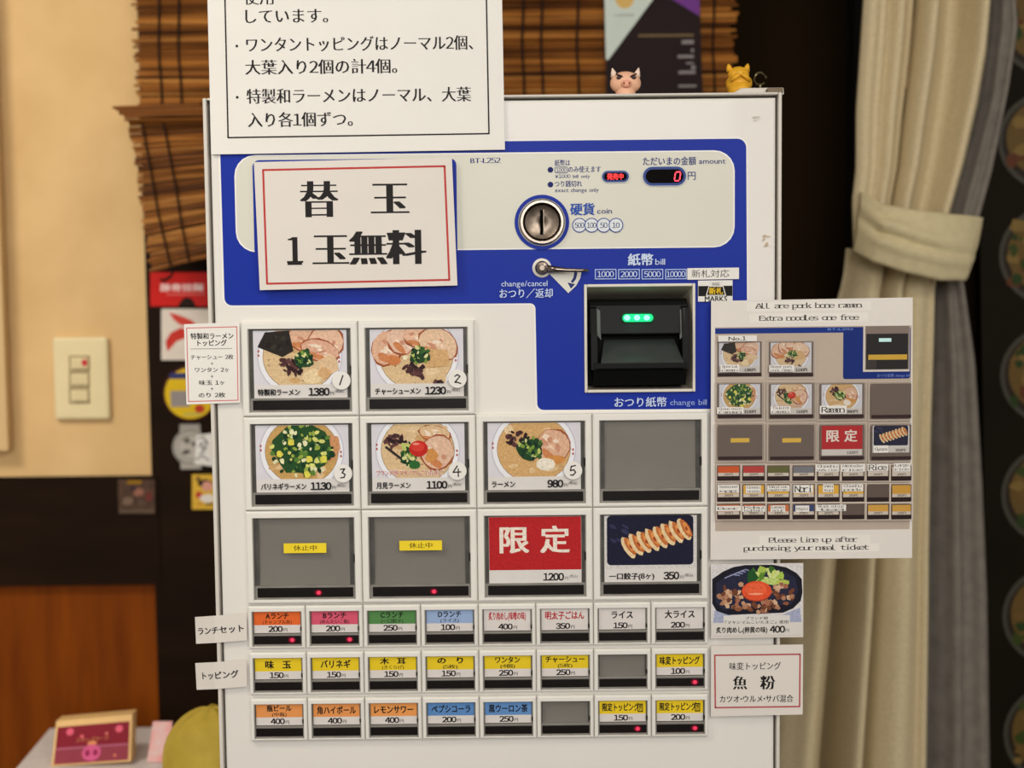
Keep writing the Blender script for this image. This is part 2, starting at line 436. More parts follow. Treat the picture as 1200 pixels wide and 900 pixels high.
g.box((c.x - 12 * k, c.y + .0001, c.z - 26 * k), (c.x + 12 * k, c.y + .001, c.z + 27 * k), mat((176, 170, 160), .45, name='silver_vinyl_tab'))
s = g.build('sticker'); tag(s, 'silver grey round sticker with a dark emblem, middle of the dark post', 'sticker')
p = P(YS - .0003); p.ring(223, 524, 20, 1.5, (110, 104, 96)); p.ring(223, 524, 15, 1, (120, 114, 106)); p.blob(219, 516, 5, 4, (110, 104, 98)); p.blob(218, 530, 5, 3, (90, 84, 78)); p.blob(227, 520, 3, 3, (100, 94, 88)); p.box(211, 498, 235, 503, .8, (120, 114, 106)); p.build('printed_emblem', s)
s = sheet('sticker', [(230, 510), (262, 506), (262, 548), (228, 544)], YS - .004, mat((235, 232, 226), .5, name='white_vinyl'), 'white sticker with black line drawing, half hidden by the machine edge', 'sticker', th=.001)
p = P(YS - .004)
for q in ([(232, 514), (238, 512), (244, 520)], [(233, 524), (236, 520), (240, 528), (234, 532)], [(230, 538), (238, 534), (245, 540)], [(240, 515), (242, 524), (236, 526)]): p.line(q, 1.3, (30, 26, 24))
p.ell(236, 519, 1.2, 1.2, (20, 18, 16)); p.build('printed_drawing', s)
s = sticker_root('sticker', 225, 556, 262, 597, 'yellow square sticker with a pink and black design, lowest on the dark post', 'sticker', mat((222, 178, 60), .5, name='yellow_vinyl'), YS)
p = P(YS); p.blob(240, 566, 9, 5, (24, 20, 22), .15); p.blob(243, 570, 7, 6, (222, 158, 140), .1); p.ell(233, 580, 4, 4, (190, 60, 50)); p.blob(243, 584, 9, 5, (232, 224, 214), .1); p.ell(232, 561, 3, 2, (60, 40, 40)); p.rect(241, 590, 250, 592, (26, 20, 20)); p.rect(231, 590, 238, 591, (190, 60, 50)); p.build('printed_design', s)
s = sheet('sticker', [(138, 562), (181, 562), (182, 602), (139, 602)], YB - .0075, mat((92, 66, 48), .5, name='photo_print_dark', c2=(60, 42, 34), scale=90), 'small dim photo sticker on the dark rail below the plaster', 'sticker', th=.001)
p = P(YB - .0075); p.rect(149, 563, 166, 567, (150, 110, 20)); p.blob(163, 577, 6, 5, (150, 100, 84)); p.blob(150, 587, 6, 5, (120, 98, 80)); p.blob(156, 572, 4, 3, (60, 46, 50)); p.blob(166, 589, 6, 4, (90, 70, 60)); p.rect(140, 597, 180, 601, (96, 80, 66)); p.blob(174, 582, 4, 5, (110, 50, 46)); p.build('printed_picture', s)

# ---- bamboo blinds
def slat_mat(i):
    cols = [((196, 128, 56), (112, 62, 20)), ((160, 98, 38), (84, 44, 14)), ((214, 148, 72), (128, 74, 28)), ((118, 68, 26), (62, 32, 12)), ((176, 108, 44), (74, 40, 16))]
    a, b = cols[i % 5]; a = tuple(int(v * .96) for v in a); b = tuple(int(v * .86) for v in b)
    return mat(a, .55, name='bamboo_reed', c2=b, scale=14, stretch=(.35, 8, 8), bump=.4)
SM = [slat_mat(i) for i in range(5)]
M_CORD = mat((34, 20, 12), .8, name='dark_cord')
YBL = YB - .035
bl = empty('bamboo_blind', U(510, 124, YBL)); tag(bl, 'brown bamboo reed blind hanging level behind the top of the machine', 'blind')
zlo = U(510, 132, YBL).z; zhi = U(510, -130, YBL).z; xl = U(161, 60, YBL).x; xr = U(862, 60, YBL).x
pit = 4.0 * SCL(510, 60, YBL); n = int((zhi - zlo) / pit)
for i in range(n):
    z = zlo + i * pit + rnd.uniform(-.0004, .0004); g = G(); r = pit * rnd.uniform(.4, .56)
    e0 = rnd.uniform(-.006, .004); e1 = rnd.uniform(-.008, .004); k = 6
    pts = [(xl + e0 + (xr + e1 - xl - e0) * t / k, YBL + rnd.uniform(-.0008, .0008), z + rnd.uniform(-.0007, .0007)) for t in range(k + 1)]
    g.tube(pts, [r * rnd.uniform(.8, 1.1) for _ in pts], SM[rnd.choice((0, 0, 1, 1, 2, 3, 4))], 5)
    g.build('slat', bl)
for px in (188, 211, 300, 420, 540, 613, 635, 677, 790, 836):
    x = U(px, 60, YBL).x; g = G()
    g.tube([(x + .0012 * math.sin(j * 1.3), YBL - pit * .8, zlo - .002 + (zhi - zlo) * j / 12) for j in range(13)], .0015, M_CORD, 5)
    g.build('cord', bl)
YF = YB - .085
fl = empty('bamboo_blind', U(240, 300, YF)); tag(fl, 'sagging lower flap of bamboo blind hanging crooked beside the machine', 'blind')
for i in range(52):
    t = i / 51
    if i < 9: lx, ly, ry = 134 + 2.2 * i + rnd.uniform(-2, 2), 125 + 2.6 * i, 118 + 3.4 * i; yy = YF - .012 * math.sin(i / 8 * math.pi) - .004
    else:
        q = (i - 9) / 42; lx = 153 + 24 * q + rnd.uniform(-2.5, 2.5); ly = 152 + 166 * q; ry = 146 + 146 * q; yy = YF
    A = U(lx, ly + rnd.uniform(-.8, .8), yy); B = U(330, ry - (330 - 240) * .16 * t + rnd.uniform(-1.5, 1.5), yy)
    g = G(); r = 2.1 * SCL(240, 220, YF) * rnd.uniform(.8, 1.15)
    g.tube([A.lerp(B, j / 4) + Vector((0, rnd.uniform(-.001, .001), rnd.uniform(-.0006, .0006))) for j in range(5)], [r * rnd.uniform(.75, 1.1) for _ in range(5)], SM[rnd.choice((0, 1, 1, 3, 4, 2)) if i > 8 else rnd.choice((1, 3, 4))], 5)
    g.build('slat', fl)
for q in ([(160, 128), (167, 147), (180, 220), (185, 250), (202, 322)], [(185, 126), (192, 147), (206, 220), (212, 260), (221, 306)], [(235, 120), (245, 160), (252, 250), (258, 300)]):
    g = G(); g.tube([U(x, y, YF - .006) for x, y in q], .0012, M_CORD, 5); g.build('cord', fl)
g = G(); g.tube([U(203, 318, YF - .004), U(200, 324, YF - .004), U(192, 329, YF - .004), U(188, 327, YF - .004)], .0018, M_CORD, 6); g.build('cord_end', fl)

# ---- poster behind the machine top
YP = YBL - .014
zmt = U(560, 112, 0).z
s = sheet('poster', [(707, -60), (818, -60), (824, 122), (711, 122)], YP, mat((34, 22, 22), .5, spec=.05, name='dark_poster_paper', scale=5), 'dark poster with pale mint corner and purple corner behind the machine top', 'poster', th=.002)
p = P(YP)
p.poly([(707, -60), (818, -60), (767, -3), (713, 70), (710, 70)], (196, 206, 196)); p.poly([(775, -8), (818, -60), (820, 19), (789, 0)], (104, 46, 128))
p.ell(732, -2, 11, 12, (206, 170, 96)); p.text('ramen', 732, 17, 22, 4.5, (130, 134, 126), 'semi')
GR = (128, 122, 120)
p.rect(748, 40, 813, 43, (104, 84, 50)); p.rect(799, 47, 813, 51.5, GR); p.rect(810, 57, 813, 61, GR); p.rect(794, 64.5, 813, 68, GR); p.rect(804, 73, 813, 75, GR); p.rect(810, 77, 815, 81.5, GR); p.rect(795, 83, 815, 86.5, GR); p.rect(795, 99.5, 816, 102, GR)
p.build('printed_design', s)
s = sheet('acrylic_sheet', [(699, -60), (834, -60), (838, 124), (702, 124)], YP - .005, M_CLEAR, 'clear acrylic sheet fixed in front of the dark poster', 'acrylic sheet', th=.003)

# ================================================================== THE MACHINE
mach = empty('ticket_vending_machine', (0, .15, 0)); tag(mach, 'white meal ticket vending machine with blue panel and rows of picture buttons', 'vending machine')
XL = (U(238.5, 120).x + U(258, 900).x) / 2; XR = (U(916.5, 110).x + U(912.5, 860).x) / 2
ZT = U(560, 112).z
px = S
g = G()
g.box((XL, .045, .10), (XR, .30, ZT), M_CAB)                                  # body
lip = 4.5 * px
g.box((XL, -.003, .10), (XL + lip, .045, ZT), M_CAB); g.box((XR - lip * .9, -.003, .10), (XR, .045, ZT), M_CAB); g.box((XL + lip, -.003, ZT - 3 * px), (XR - lip * .9, .045, ZT), M_CAB)
g.build('cabinet', mach, bevel=.0012)
g = G(); g.box((XL + .02, .02, 0), (XR - .02, .28, .10), M_DARK); g.build('plinth', mach)
# door with the opening for the bill unit
hx0, hz1 = U(688, 396).x, U(750, 336).z; hx1, hz0 = U(811, 396).x, U(750, 456).z
dx0, dx1, dz0, dz1 = XL + lip + 2.2 * px, XR - lip - 1.8 * px, .115, ZT - 5.5 * px
e = .0022
V = []; F = []
xs = [dx0 + e, hx0, hx1, dx1 - e]; zs = [dz0 + e, hz0, hz1, dz1 - e]
for z in zs:
    for x in xs: V.append((x, 0, z))
for j in range(3):
    for i in range(3):
        if (i, j) != (1, 1): a = j * 4 + i; F.append((a, a + 1, a + 5, a + 4))
o1 = [0, 1, 2, 3, 7, 11, 15, 14, 13, 12, 8, 4]
n0 = len(V)
def push(v):
    x, y, z = v
    return (x + (e if x > dx1 - 2 * e else -e if x < dx0 + 2 * e else 0), z + (e if z > dz1 - 2 * e else -e if z < dz0 + 2 * e else 0))
for yy, kk in ((.0007, .7), (.0025, 1), (.014, 1)):
    for i in o1:
        v = V[i]; q = push(v); V.append((v[0] + (q[0] - v[0]) * kk, yy, v[2] + (q[1] - v[2]) * kk))
prev = o1
for r_ in range(3):
    cur = [n0 + r_ * 12 + i for i in range(12)]
    for i in range(12): j = (i + 1) % 12; F.append((prev[j], prev[i], cur[i], cur[j]))
    prev = cur
mk('door', V, F, M_DOOR, parent=mach)
# hinge plate, upper right
g = G(); a = U(850, 112, .03); b = U(914, 104, .03)
g.add([(a.x, .012, ZT), (b.x, .012, ZT), (b.x, .12, ZT), (a.x, .12, ZT), (a.x + .012, .014, ZT + .0065), (b.x, .014, ZT + .0065), (b.x, .11, ZT + .0065), (a.x + .012, .11, ZT + .0065)],
      [(0, 1, 5, 4), (1, 2, 6, 5), (2, 3, 7, 6), (3, 0, 4, 7), (4, 5, 6, 7), (3, 2, 1, 0)], M_CAB)
g.box((b.x - .016, .006, ZT + .0005), (b.x - .002, .014, ZT + .005), mat((120, 104, 84), .5, name='aged_hinge_metal'))
g.build('hinge_plate', mach, bevel=.001)

# ---- printed blue area on the door
p = P(-.0001, step=2.5e-5)
def blue_outline():
    pts = []
    def arc(cx, cy, r, a0, a1, n=6):
        for i in range(n + 1):
            a = math.radians(a0 + (a1 - a0) * i / n); pts.append((cx + r * math.cos(a), cy + r * math.sin(a)))
    arc(267, 178, 9, 180, 270); arc(864, 173, 10.5, 270, 360)
    arc(867, 470, 9, 0, 90); arc(637, 473, 7.5, 90, 180)
    arc(621, 362, 6.5, 360, 270); arc(272, 349, 9, 90, 180)
    return pts
bo = blue_outline()
def grow(pts, d):
    out = []
    n = len(pts)
    for i in range(n):
        (x0, y0), (x1, y1), (x2, y2) = pts[i - 1], pts[i], pts[(i + 1) % n]
        tx, ty = x2 - x0, y2 - y0; l = math.hypot(tx, ty) or 1
        out.append((x1 + ty / l * d, y1 - tx / l * d))
    return out
# drawn as three strips so that the opening of the bill unit stays free
def strip(pp, col):
    hole = [(688, 337), (811, 335.5), (811, 455), (688, 456.5)]
    W = [p.mp(*q)[0] for q in pp]; H = [p.mp(*q)[0] for q in hole]
    n = len(W)
    # keyhole at the top edge of the hole towards the outer top right arc
    i0 = 13  # last point of the upper right arc
    V = W[:i0 + 1] + [H[1], H[0], H[3], H[2], H[1]] + W[i0:]
    p.raw([v.copy() for v in V], [tuple(reversed(range(len(V))))], col)
strip(grow(bo, 2.0), (236, 234, 228)); strip(bo, MBLUE)
p.build('blue_decal', mach)
IV = mat((214, 212, 198), .42, name='ivory_print', var=.03, scale=8)
q = P(-.00045, step=2.5e-5)
q.rect(275.5, 179.5, 861, 292.5, (240, 238, 232), r=24); q.rect(277, 181, 859.5, 291, IV, r=23)
q.rect(297, 187, 535.5, 300, MBLUE, r=8)
q.text('BT-L252', 569, 188, 35, 6.5, NAVY, 'mincho')
q.text('紙幣は', 659, 191, 18, 7, NAVY, 'semi'); q.box(650, 195.5, 665.5, 203, .7, NAVY, r=2); q.text('1000', 657.8, 199.2, 12, 5, NAVY); q.text('のみ使えます', 685, 198.5, 38, 7, NAVY, 'semi')
q.text('¥1000 bill only', 671, 206.5, 41, 5, NAVY); q.text('つり銭切れ', 666, 215.5, 32, 7, NAVY, 'semi'); q.text('exact change only', 676, 222.5, 51, 5, NAVY)
q.ell(645, 199, 3.3, 3.3, (28, 34, 100)); q.ell(645, 216.3, 3.3, 3.3, (28, 34, 100))
q.text('ただいまの金額', 784.5, 189, 62, 9.2, NAVY, 'semi'); q.text('amount', 834.5, 188.5, 31, 6.6, NAVY); q.text('円', 810.5, 206, 9, 9.5, NAVY, 'sans')
q.text('硬貨', 682.5, 245.5, 28, 13, (40, 80, 170), 'bold'); q.text('coin', 708.3, 247, 17.5, 6.6, NAVY)
for cx, t in ((679, '500'), (693.3, '100'), (707.5, '50'), (721.7, '10')):
    q.ell(cx, 264, 8.4, 8.4, (220, 224, 226)); q.ring(cx, 264, 8.6, 1.1, (52, 74, 150)); q.text(t, cx, 264, 11 if len(t) == 3 else 8.5, 6.5, (52, 66, 110), 'semi')
WB = (200, 214, 240)
q.ring(635, 260.5, 32, 4.2, MBLUE, 40)
q.text('紙幣', 750.5, 304.5, 29, 13, WB, 'bold'); q.text('bill', 773.5, 306.5, 11.5, 7.6, WB)
for x0, t in ((697, '1000'), (724.3, '2000'), (751.7, '5000'), (779.2, '10000')):
    q.box(x0, 315.3, x0 + 25.3, 327.3, 1.1, (170, 188, 232)); q.text(t, x0 + 12.6, 321.3, 19.5 if len(t) == 4 else 22, 7, WB, 'semi')
q.text('change/cancel', 614.5, 332, 54, 7, WB); q.text('おつり／返却', 616.5, 344, 62, 10.5, WB, 'semi')
q.text('おつり紙幣', 750.5, 471.3, 61, 11, WB, 'semi'); q.text('change bill', 806.5, 471, 43, 7, (150, 170, 225))
for _ in range(9): q.blob(896 + rnd.uniform(-3, 4), 272 + rnd.uniform(-9, 16), rnd.uniform(.8, 3), rnd.uniform(.6, 1.6), (196, 172, 138), .4)
for _ in range(5): q.blob(883 + rnd.uniform(-6, 6), 140 + rnd.uniform(-4, 4), rnd.uniform(1, 4), .5, (206, 198, 188), .4)
q.build('panel_printing', mach)

# ---- little LED windows
def pill(name, x0, y0, x1, y1, t):
    d = P(-.0012); r = (y1 - y0) / 2
    d.rect(x0 - 1, y0 - 1, x1 + 1, y1 + 1, (190, 196, 200), r=r + 1); d.rect(x0, y0, x1, y1, (36, 60, 130), r=r, rough=.3); d.rect(x0 + t, y0 + t, x1 - t, y1 - t, (12, 9, 9), r=r - t, rough=.5, spec=.02)
    return d
d = pill('x', 705.5, 200.3, 737, 213.5, 2.2); d.text('発売中', 721, 207, 19, 6.8, (255, 60, 62), 'bold', emit=1.2); d.build('status_display', mach)
d = pill('x', 753.5, 195.5, 804, 217.5, 3); RD = (255, 70, 90)
for sx, sy, ex, ey in ((792.5, 201.5, 797, 201.5), (791.5, 203, 791, 206), (797.6, 203, 797.1, 206), (790.8, 207.3, 790.3, 210.3), (796.9, 207.3, 796.4, 210.3), (790.9, 211.8, 795.2, 211.8)):
    d.line([(sx, sy), (ex, ey)], 1.5, RD, emit=1.6)
d.build('amount_display', mach)

# ---- coin slot
c = U(635, 260.5); k = SCL(635, 260)
g = G(); g.lathe(c, [(26.5 * k, 0), (26.5 * k, -.004), (25 * k, -.006), (22.5 * k, -.006), (20.5 * k, -.0035), (19.8 * k, -.0006)], M_CHROME, 48)
cs = g.build('coin_slot', mach, smooth=False)
V = []; F = []; nn = 40
for j, (r, h) in enumerate(((19.8, -.0016), (19, -.0012), (14, .0002), (9, .001), (1.8, .0012))):
    for i in range(nn):
        a = 2 * math.pi * i / nn; V.append(c + Vector((r * k * math.cos(a), h - .002, r * k * math.sin(a))))
for j in range(4):
    for i in range(nn): a, b = j * nn + i, j * nn + (i + 1) % nn; F.append((a, a + nn, b + nn, b))
F.append(tuple(range(4 * nn, 5 * nn)))
mk('slot_dish', V, F, M_STEEL, parent=cs, smooth=True)
g = G(); g.box((c.x - 2 * k, c.y - .0008, c.z - 14 * k), (c.x + 1.6 * k, c.y - .0036, c.z + 14 * k), mat((8, 6, 5), .8, spec=.02, name='slot_gap')); g.box((c.x + 1.6 * k, c.y - .0008, c.z - 14 * k), (c.x + 2.4 * k, c.y - .0042, c.z + 14 * k), M_STEEL); g.build('coin_slit', cs)
g = G(); cc = c + Vector((0, -.0062, -23.6 * k)); g.lathe(cc, [(1.6 * k, .0005), (1.6 * k, -.0003)], M_CHROME, 10); g.build('screw', cs)
# ---- return lever
c = U(635, 314); k = SCL(635, 314)
f_ = P(-.0011)
f_.poly([(641, 318), (682, 316), (680, 326), (675, 335), (666, 343.5)], (222, 220, 210))
f_.poly([(673, 318), (677, 318), (675, 327), (671, 332), (669, 330), (672, 325)], (40, 50, 110)); f_.poly([(665, 331), (674, 333), (669, 338.5)], (40, 50, 110)); f_.build('turn_arrow_label', mach)
g = G(); g.lathe(c, [(11.2 * k, 0), (11.2 * k, -.0015), (9.5 * k, -.0022), (9 * k, -.0022)], mat((228, 222, 210), .3, name='ivory_washer'), 32)
lv = g.build('return_lever', mach)
g = G(); g.lathe(c, [(8 * k, -.002), (8 * k, -.006), (6.5 * k, -.0075), (3.5 * k, -.008), (3 * k, -.0072)], M_CHROME, 28); g.build('pivot', lv, smooth=False)
A = U(642, 315, -.006); B = U(664, 316.5, -.008); C_ = U(690, 317, -.010)
g = G(); g.tube([A, A.lerp(B, .5), B, B.lerp(C_, .6), C_], [.0034, .0026, .0019, .0016, .0012], M_CHROME, 10); g.build('handle', lv, smooth=True)
# ---- bill unit
def ringbox(g, x0, z0, x1, z1, t, y0, y1, m):
    g.box((x0, y0, z0), (x0 + t, y1, z1), m); g.box((x1 - t, y0, z0), (x1, y1, z1), m); g.box((x0 + t, y0, z1 - t), (x1 - t, y1, z1), m); g.box((x0 + t, y0, z0), (x1 - t, y1, z0 + t), m)
M_IV = mat((222, 217, 203), .4, name='ivory_bezel_plastic', var=.03)
t = 3.4 * px
g = G(); ringbox(g, hx0 - t, hz0 - t, hx1 + t, hz1 + t, t, -.0035, .001, M_IV)
bu = g.build('bill_unit_bezel', mach, bevel=.0008)
g = G(); dp = .040
g.add([(hx0, -.003, hz0), (hx1, -.003, hz0), (hx1, -.003, hz1), (hx0, -.003, hz1), (hx0 + 2 * px, dp, hz0 + 3 * px), (hx1 - 5 * px, dp, hz0 + 3 * px), (hx1 - 5 * px, dp, hz1 - 14 * px), (hx0 + 2 * px, dp, hz1 - 14 * px)],
      [(0, 1, 5, 4), (1, 2, 6, 5), (2, 3, 7, 6), (3, 0, 4, 7), (4, 5, 6, 7)], mat((196, 186, 168), .5, name='ivory_recess_plastic'))
g.build('recess', bu)
def zp(y): return U(750, y).z
bx0, bx1 = U(691, 400).x, U(806, 400).x
g = G()
prof = [(350, .03), (351, .006), (356, .002), (360, 0), (390, -.003), (393, .008), (399, .010), (401, .002), (401, -.002)]
def extr(g, prof, x0, x1, m, close=True):
    V = [(x0, y, zp(z)) for z, y in prof] + [(x1, y, zp(z)) for z, y in prof]; n = len(prof)
    F = [(i, i + 1, n + i + 1, n + i) for i in range(n - 1)] + ([(n - 1, 0, n, 2 * n - 1)] if close else [])
    F += [tuple(reversed(range(n))), tuple(range(n, 2 * n))]
    g.add(V, F, m)
extr(g, [(350, .035), (350, .008), (353, .003), (358, .001), (391, -.004), (393, .004), (394, .016), (452, .020), (452, .035)], bx0, bx1, M_BLACK)
va = g.build('bill_validator', mach, bevel=.0006)
g = G(); M_SLOPE = mat((62, 66, 64), .25, name='smoky_grey_plastic', var=.1)
V = []; 
tx0, tx1, wx0, wx1 = U(709, 402).x, U(792, 402).x, U(703, 424).x, U(799, 424).x
g.add([(tx0, .012, zp(398)), (tx1, .012, zp(398)), (wx1, -.013, zp(423)), (wx0, -.013, zp(423)), (tx0, .02, zp(440)), (tx1, .02, zp(440)), (wx1, -.011, zp(430)), (wx0, -.011, zp(430))],
      [(3, 2, 1, 0), (7, 6, 2, 3), (4, 5, 6, 7), (0, 4, 7, 3), (1, 2, 6, 5)], M_SLOPE)
g.build('bill_tray', va, bevel=.0004)
g = G(); extr(g, [(424, -.0125), (431, -.0125), (433, -.008), (451, -.004), (452, .018), (430, .018)], U(695, 430).x, U(803, 430).x, M_BLACK); g.build('lower_cover', va, bevel=.0005)
for sgn, xa, xb_ in ((1, 692, 699), (-1, 805, 798)):
    g = G(); xa, xb_ = U(xa, 400).x, U(xb_, 400).x
    extr(g, [(354, .012), (361, -.004), (392, -.011), (432, -.012), (434, .012)], min(xa, xb_), max(xa, xb_), M_BLACK)
    w_ = U(750 - sgn * 51, 380).x; w2 = U(750 - sgn * 46, 380).x
    g.add([(w_, -.0045, zp(361)), (w_, -.0108, zp(392)), (w2, -.004, zp(398)), (w2, .001, zp(364))], [(0, 1, 2, 3)] if sgn < 0 else [(3, 2, 1, 0)], mat((132, 132, 130), .3, name='grey_guide_plastic'))
    g.build('side_guide', va)
p = P(-.0035); p.rect(728, 366.5, 767, 378.5, (10, 60, 36), r=5, emit=.15); p.rect(729.5, 368, 765.5, 377, (20, 200, 120), r=4.5, emit=.9)
for x in (735, 746.5, 758): p.ell(x, 372.3, 3.6, 3.2, (130, 255, 215), 12, emit=1.8)
p.build('green_lamps', va)
gl = bpy.data.lights.new('green_lamp_glow', 'POINT'); gl.energy = .005; gl.color = (.1, 1, .5); gl.shadow_soft_size = .01
go = bpy.data.objects.new('green_lamp_glow', gl); COL.objects.link(go); go.location = U(746, 374, -.012)

# ---- food pictures (local frame 109 x 64, strip to 80)
GREENS = [(52, 96, 44), (28, 66, 36), (120, 150, 60), (190, 200, 110), (20, 50, 34), (214, 214, 150)]
def bowl(p, soup=(218, 188, 144), cy=31):
    p.rect(0, 0, 109, 64, (214, 212, 218), var=.04, scale=60); p.ell(54, cy, 50, 47, (194, 192, 204), 32, var=.04, scale=60); p.ell(54, cy, 48.5, 45.5, (232, 232, 236), 32, var=.04, scale=60); p.ell(54, cy, 43.5, 40, (176, 150, 120), 32); p.ell(54, cy, 42.5, 39, soup, 32)
    for _ in range(14):
        p.blob(54 + rnd.uniform(-32, 32), cy + rnd.uniform(-28, 28), rnd.uniform(3, 9), rnd.uniform(2, 5), rnd.choice(((222, 190, 144), (204, 164, 112), (226, 200, 160))), .3)
    for _ in range(26):
        a = rnd.uniform(0, 6.283); q_ = math.sqrt(rnd.random()); p.blob(54 + 39 * q_ * math.cos(a), cy + 36 * q_ * math.sin(a), rnd.uniform(.5, 1.3), rnd.uniform(.4, 1), rnd.choice(((120, 84, 56), (232, 206, 166), (180, 134, 88))), .3, 6)
    for sx, sy in ((5, 24), (5, 29), (99, 32), (99, 37)): p.ell(sx + 1, sy, 1.2, 1.6, (176, 90, 80), 8)
def chashu(p, x, y, rx, ry, rot, c=(222, 178, 148)):
    p.blob(x, y, rx + 1.5, ry + 1.5, (158, 84, 50), .06, 14, rot); p.blob(x, y - .6, rx, ry, c, .06, 14, rot)
    for _ in range(6): p.blob(x + rnd.uniform(-.5, .5) * rx, y + rnd.uniform(-.5, .5) * ry, rx * rnd.uniform(.15, .35), ry * .14, rnd.choice(((236, 204, 176), (204, 146, 118), (240, 220, 198))), .3, 8, rot + rnd.uniform(-.6, .6))
    p.blob(x - rx * .2, y + ry * .55, rx * .6, ry * .22, (204, 132, 84), .2, 10, rot)
def neg(p, x, y, rx, ry, n): p.blob(x, y, rx, ry, (36, 70, 38), .2, 12); p.scatter(n, x, y, rx, ry, 1.9, GREENS)
def kiku(p, x, y, rx, ry, n=12): p.scatter(n, x, y, rx, ry, 2.3, [(74, 44, 46), (50, 28, 32), (96, 60, 58)], 2)
def pic1(p):
    bowl(p); chashu(p, 62, 10, 22, 15, .2); chashu(p, 84, 16, 22, 19, -.5, (228, 188, 160)); chashu(p, 78, 24, 22, 12, .3, (220, 172, 146))
    p.poly([(14, 2), (42, 0), (47, 24), (34, 31), (5, 19)], (44, 38, 34)); p.scatter(10, 28, 14, 14, 10, 2, [(60, 54, 46), (34, 28, 28)])
    p.blob(88, 40, 14, 10, (222, 190, 150)); p.blob(70, 54, 12, 9, (232, 208, 164), .15); p.blob(84, 50, 8, 7, (214, 172, 122)); kiku(p, 42, 40, 10, 9, 18); kiku(p, 50, 47, 10, 5, 6); neg(p, 60, 34, 11, 10, 30)
def pic2(p):
    bowl(p); chashu(p, 20, 22, 17, 20, .4); chashu(p, 38, 12, 17, 17, .8, (226, 190, 166)); chashu(p, 56, 9, 17, 12, .2, (226, 184, 156)); chashu(p, 80, 18, 24, 17, .5, (226, 192, 160)); p.blob(76, 34, 16, 12, (210, 170, 118)); p.blob(28, 36, 9, 6, (206, 128, 76)); kiku(p, 50, 47, 12, 5, 14); kiku(p, 56, 52, 6, 5, 6); neg(p, 58, 31, 12, 10, 30); p.ell(41, 33, 3, 3, (240, 226, 190), 10); kiku(p, 78, 62, 6, 1, 4)
def pic3(p):
    bowl(p, (200, 160, 96)); p.blob(90, 28, 8, 18, (204, 146, 100)); p.blob(54, 28, 35, 30, (40, 78, 40), .1, 18); p.scatter(120, 54, 30, 37, 31, 2.5, [(34, 80, 42), (20, 56, 36), (150, 170, 70), (214, 214, 120), (228, 226, 180), (90, 130, 54), (26, 60, 36)], 1.3)
    for x, y in ((28, 34), (63, 40), (60, 58), (42, 20), (80, 40)): p.blob(x, y, 4, 4, (222, 212, 84), .2, 10)
def pic4(p):
    bowl(p); chashu(p, 74, 12, 18, 9, .2, (220, 186, 146)); chashu(p, 77, 34, 19, 20, .6, (222, 184, 158)); p.blob(70, 38, 8, 8, (208, 146, 80)); kiku(p, 28, 20, 12, 8, 18); p.line([(17, 27), (36, 42)], 3, (52, 44, 44)); neg(p, 44, 36, 10, 15, 30); p.blob(50, 48, 6, 5, (48, 104, 50)); p.ell(55, 29, 11, 9.5, (196, 40, 34), 20); p.ell(54, 27, 8, 5.5, (214, 62, 50), 16); p.blob(52, 23.5, 4, 1.2, (238, 150, 130))
    p.text('ブランド卵・マキシマムこいたまご', 44, 57.5, 80, 7, (240, 232, 228), 'heavy'); p.text('ブランド卵・マキシマムこいたまご', 44, 57.5, 78, 6, (190, 60, 64), 'semi')
def pic5(p):
    bowl(p, (210, 168, 112)); chashu(p, 76, 28, 19, 20, .7, (220, 176, 146)); p.blob(78, 44, 12, 6, (208, 142, 74)); p.blob(68, 49, 11, 8, (236, 226, 208), .12); kiku(p, 34, 18, 11, 10, 20); neg(p, 50, 30, 15, 13, 44)
def gyoza(p):
    p.rect(0, 0, 109, 64, (214, 210, 206)); old = p.clip; p.clip = None
    p.rect(3, -.0, 105, 59, (30, 30, 52), r=5); p.clip = old
    for _ in range(6): p.blob(rnd.uniform(10, 26), rnd.uniform(6, 30), 5, 2, (52, 54, 86), .3, 8, .5)
    for i in range(8):
        x = 28 + i * 9.4; y = 38 - i * 3.0
        p.blob(x, y, 15, 5.2, (232, 206, 160), .06, 12, 1.05); p.blob(x + 2.5, y - 1.5, 12.5, 4.2, (196, 112, 56), .1, 12, 1.05); p.blob(x + 3, y - 2, 8, 2.4, (226, 150, 84), .25, 10, 1.05); p.blob(x + 3, y - 1, 3, 1.5, (164, 70, 36), .25, 8, 1.05)
def pic6(p):
    p.rect(0, 0, 109, 64, (184, 36, 40)); cl = p.clip; p.clip = None; p.text('限', 30, 28, 33, 30, (238, 226, 212), 'bold'); p.text('定', 78, 28, 33, 30, (238, 226, 212), 'bold'); p.clip = cl
def price(p, v, x, y, h, w, tail=True):
    p.text(v, x, y, w, h, INK, 'heavy' if h > 8 else 'bold'); p.text('円', x + w / 2 + h * .38, y + h * .22, h * .45, h * .45, INK)
    if tail: p.text('(税込)', x + w / 2 + h * 1.3, y - .5, h * 1.1, h * .42, INK)

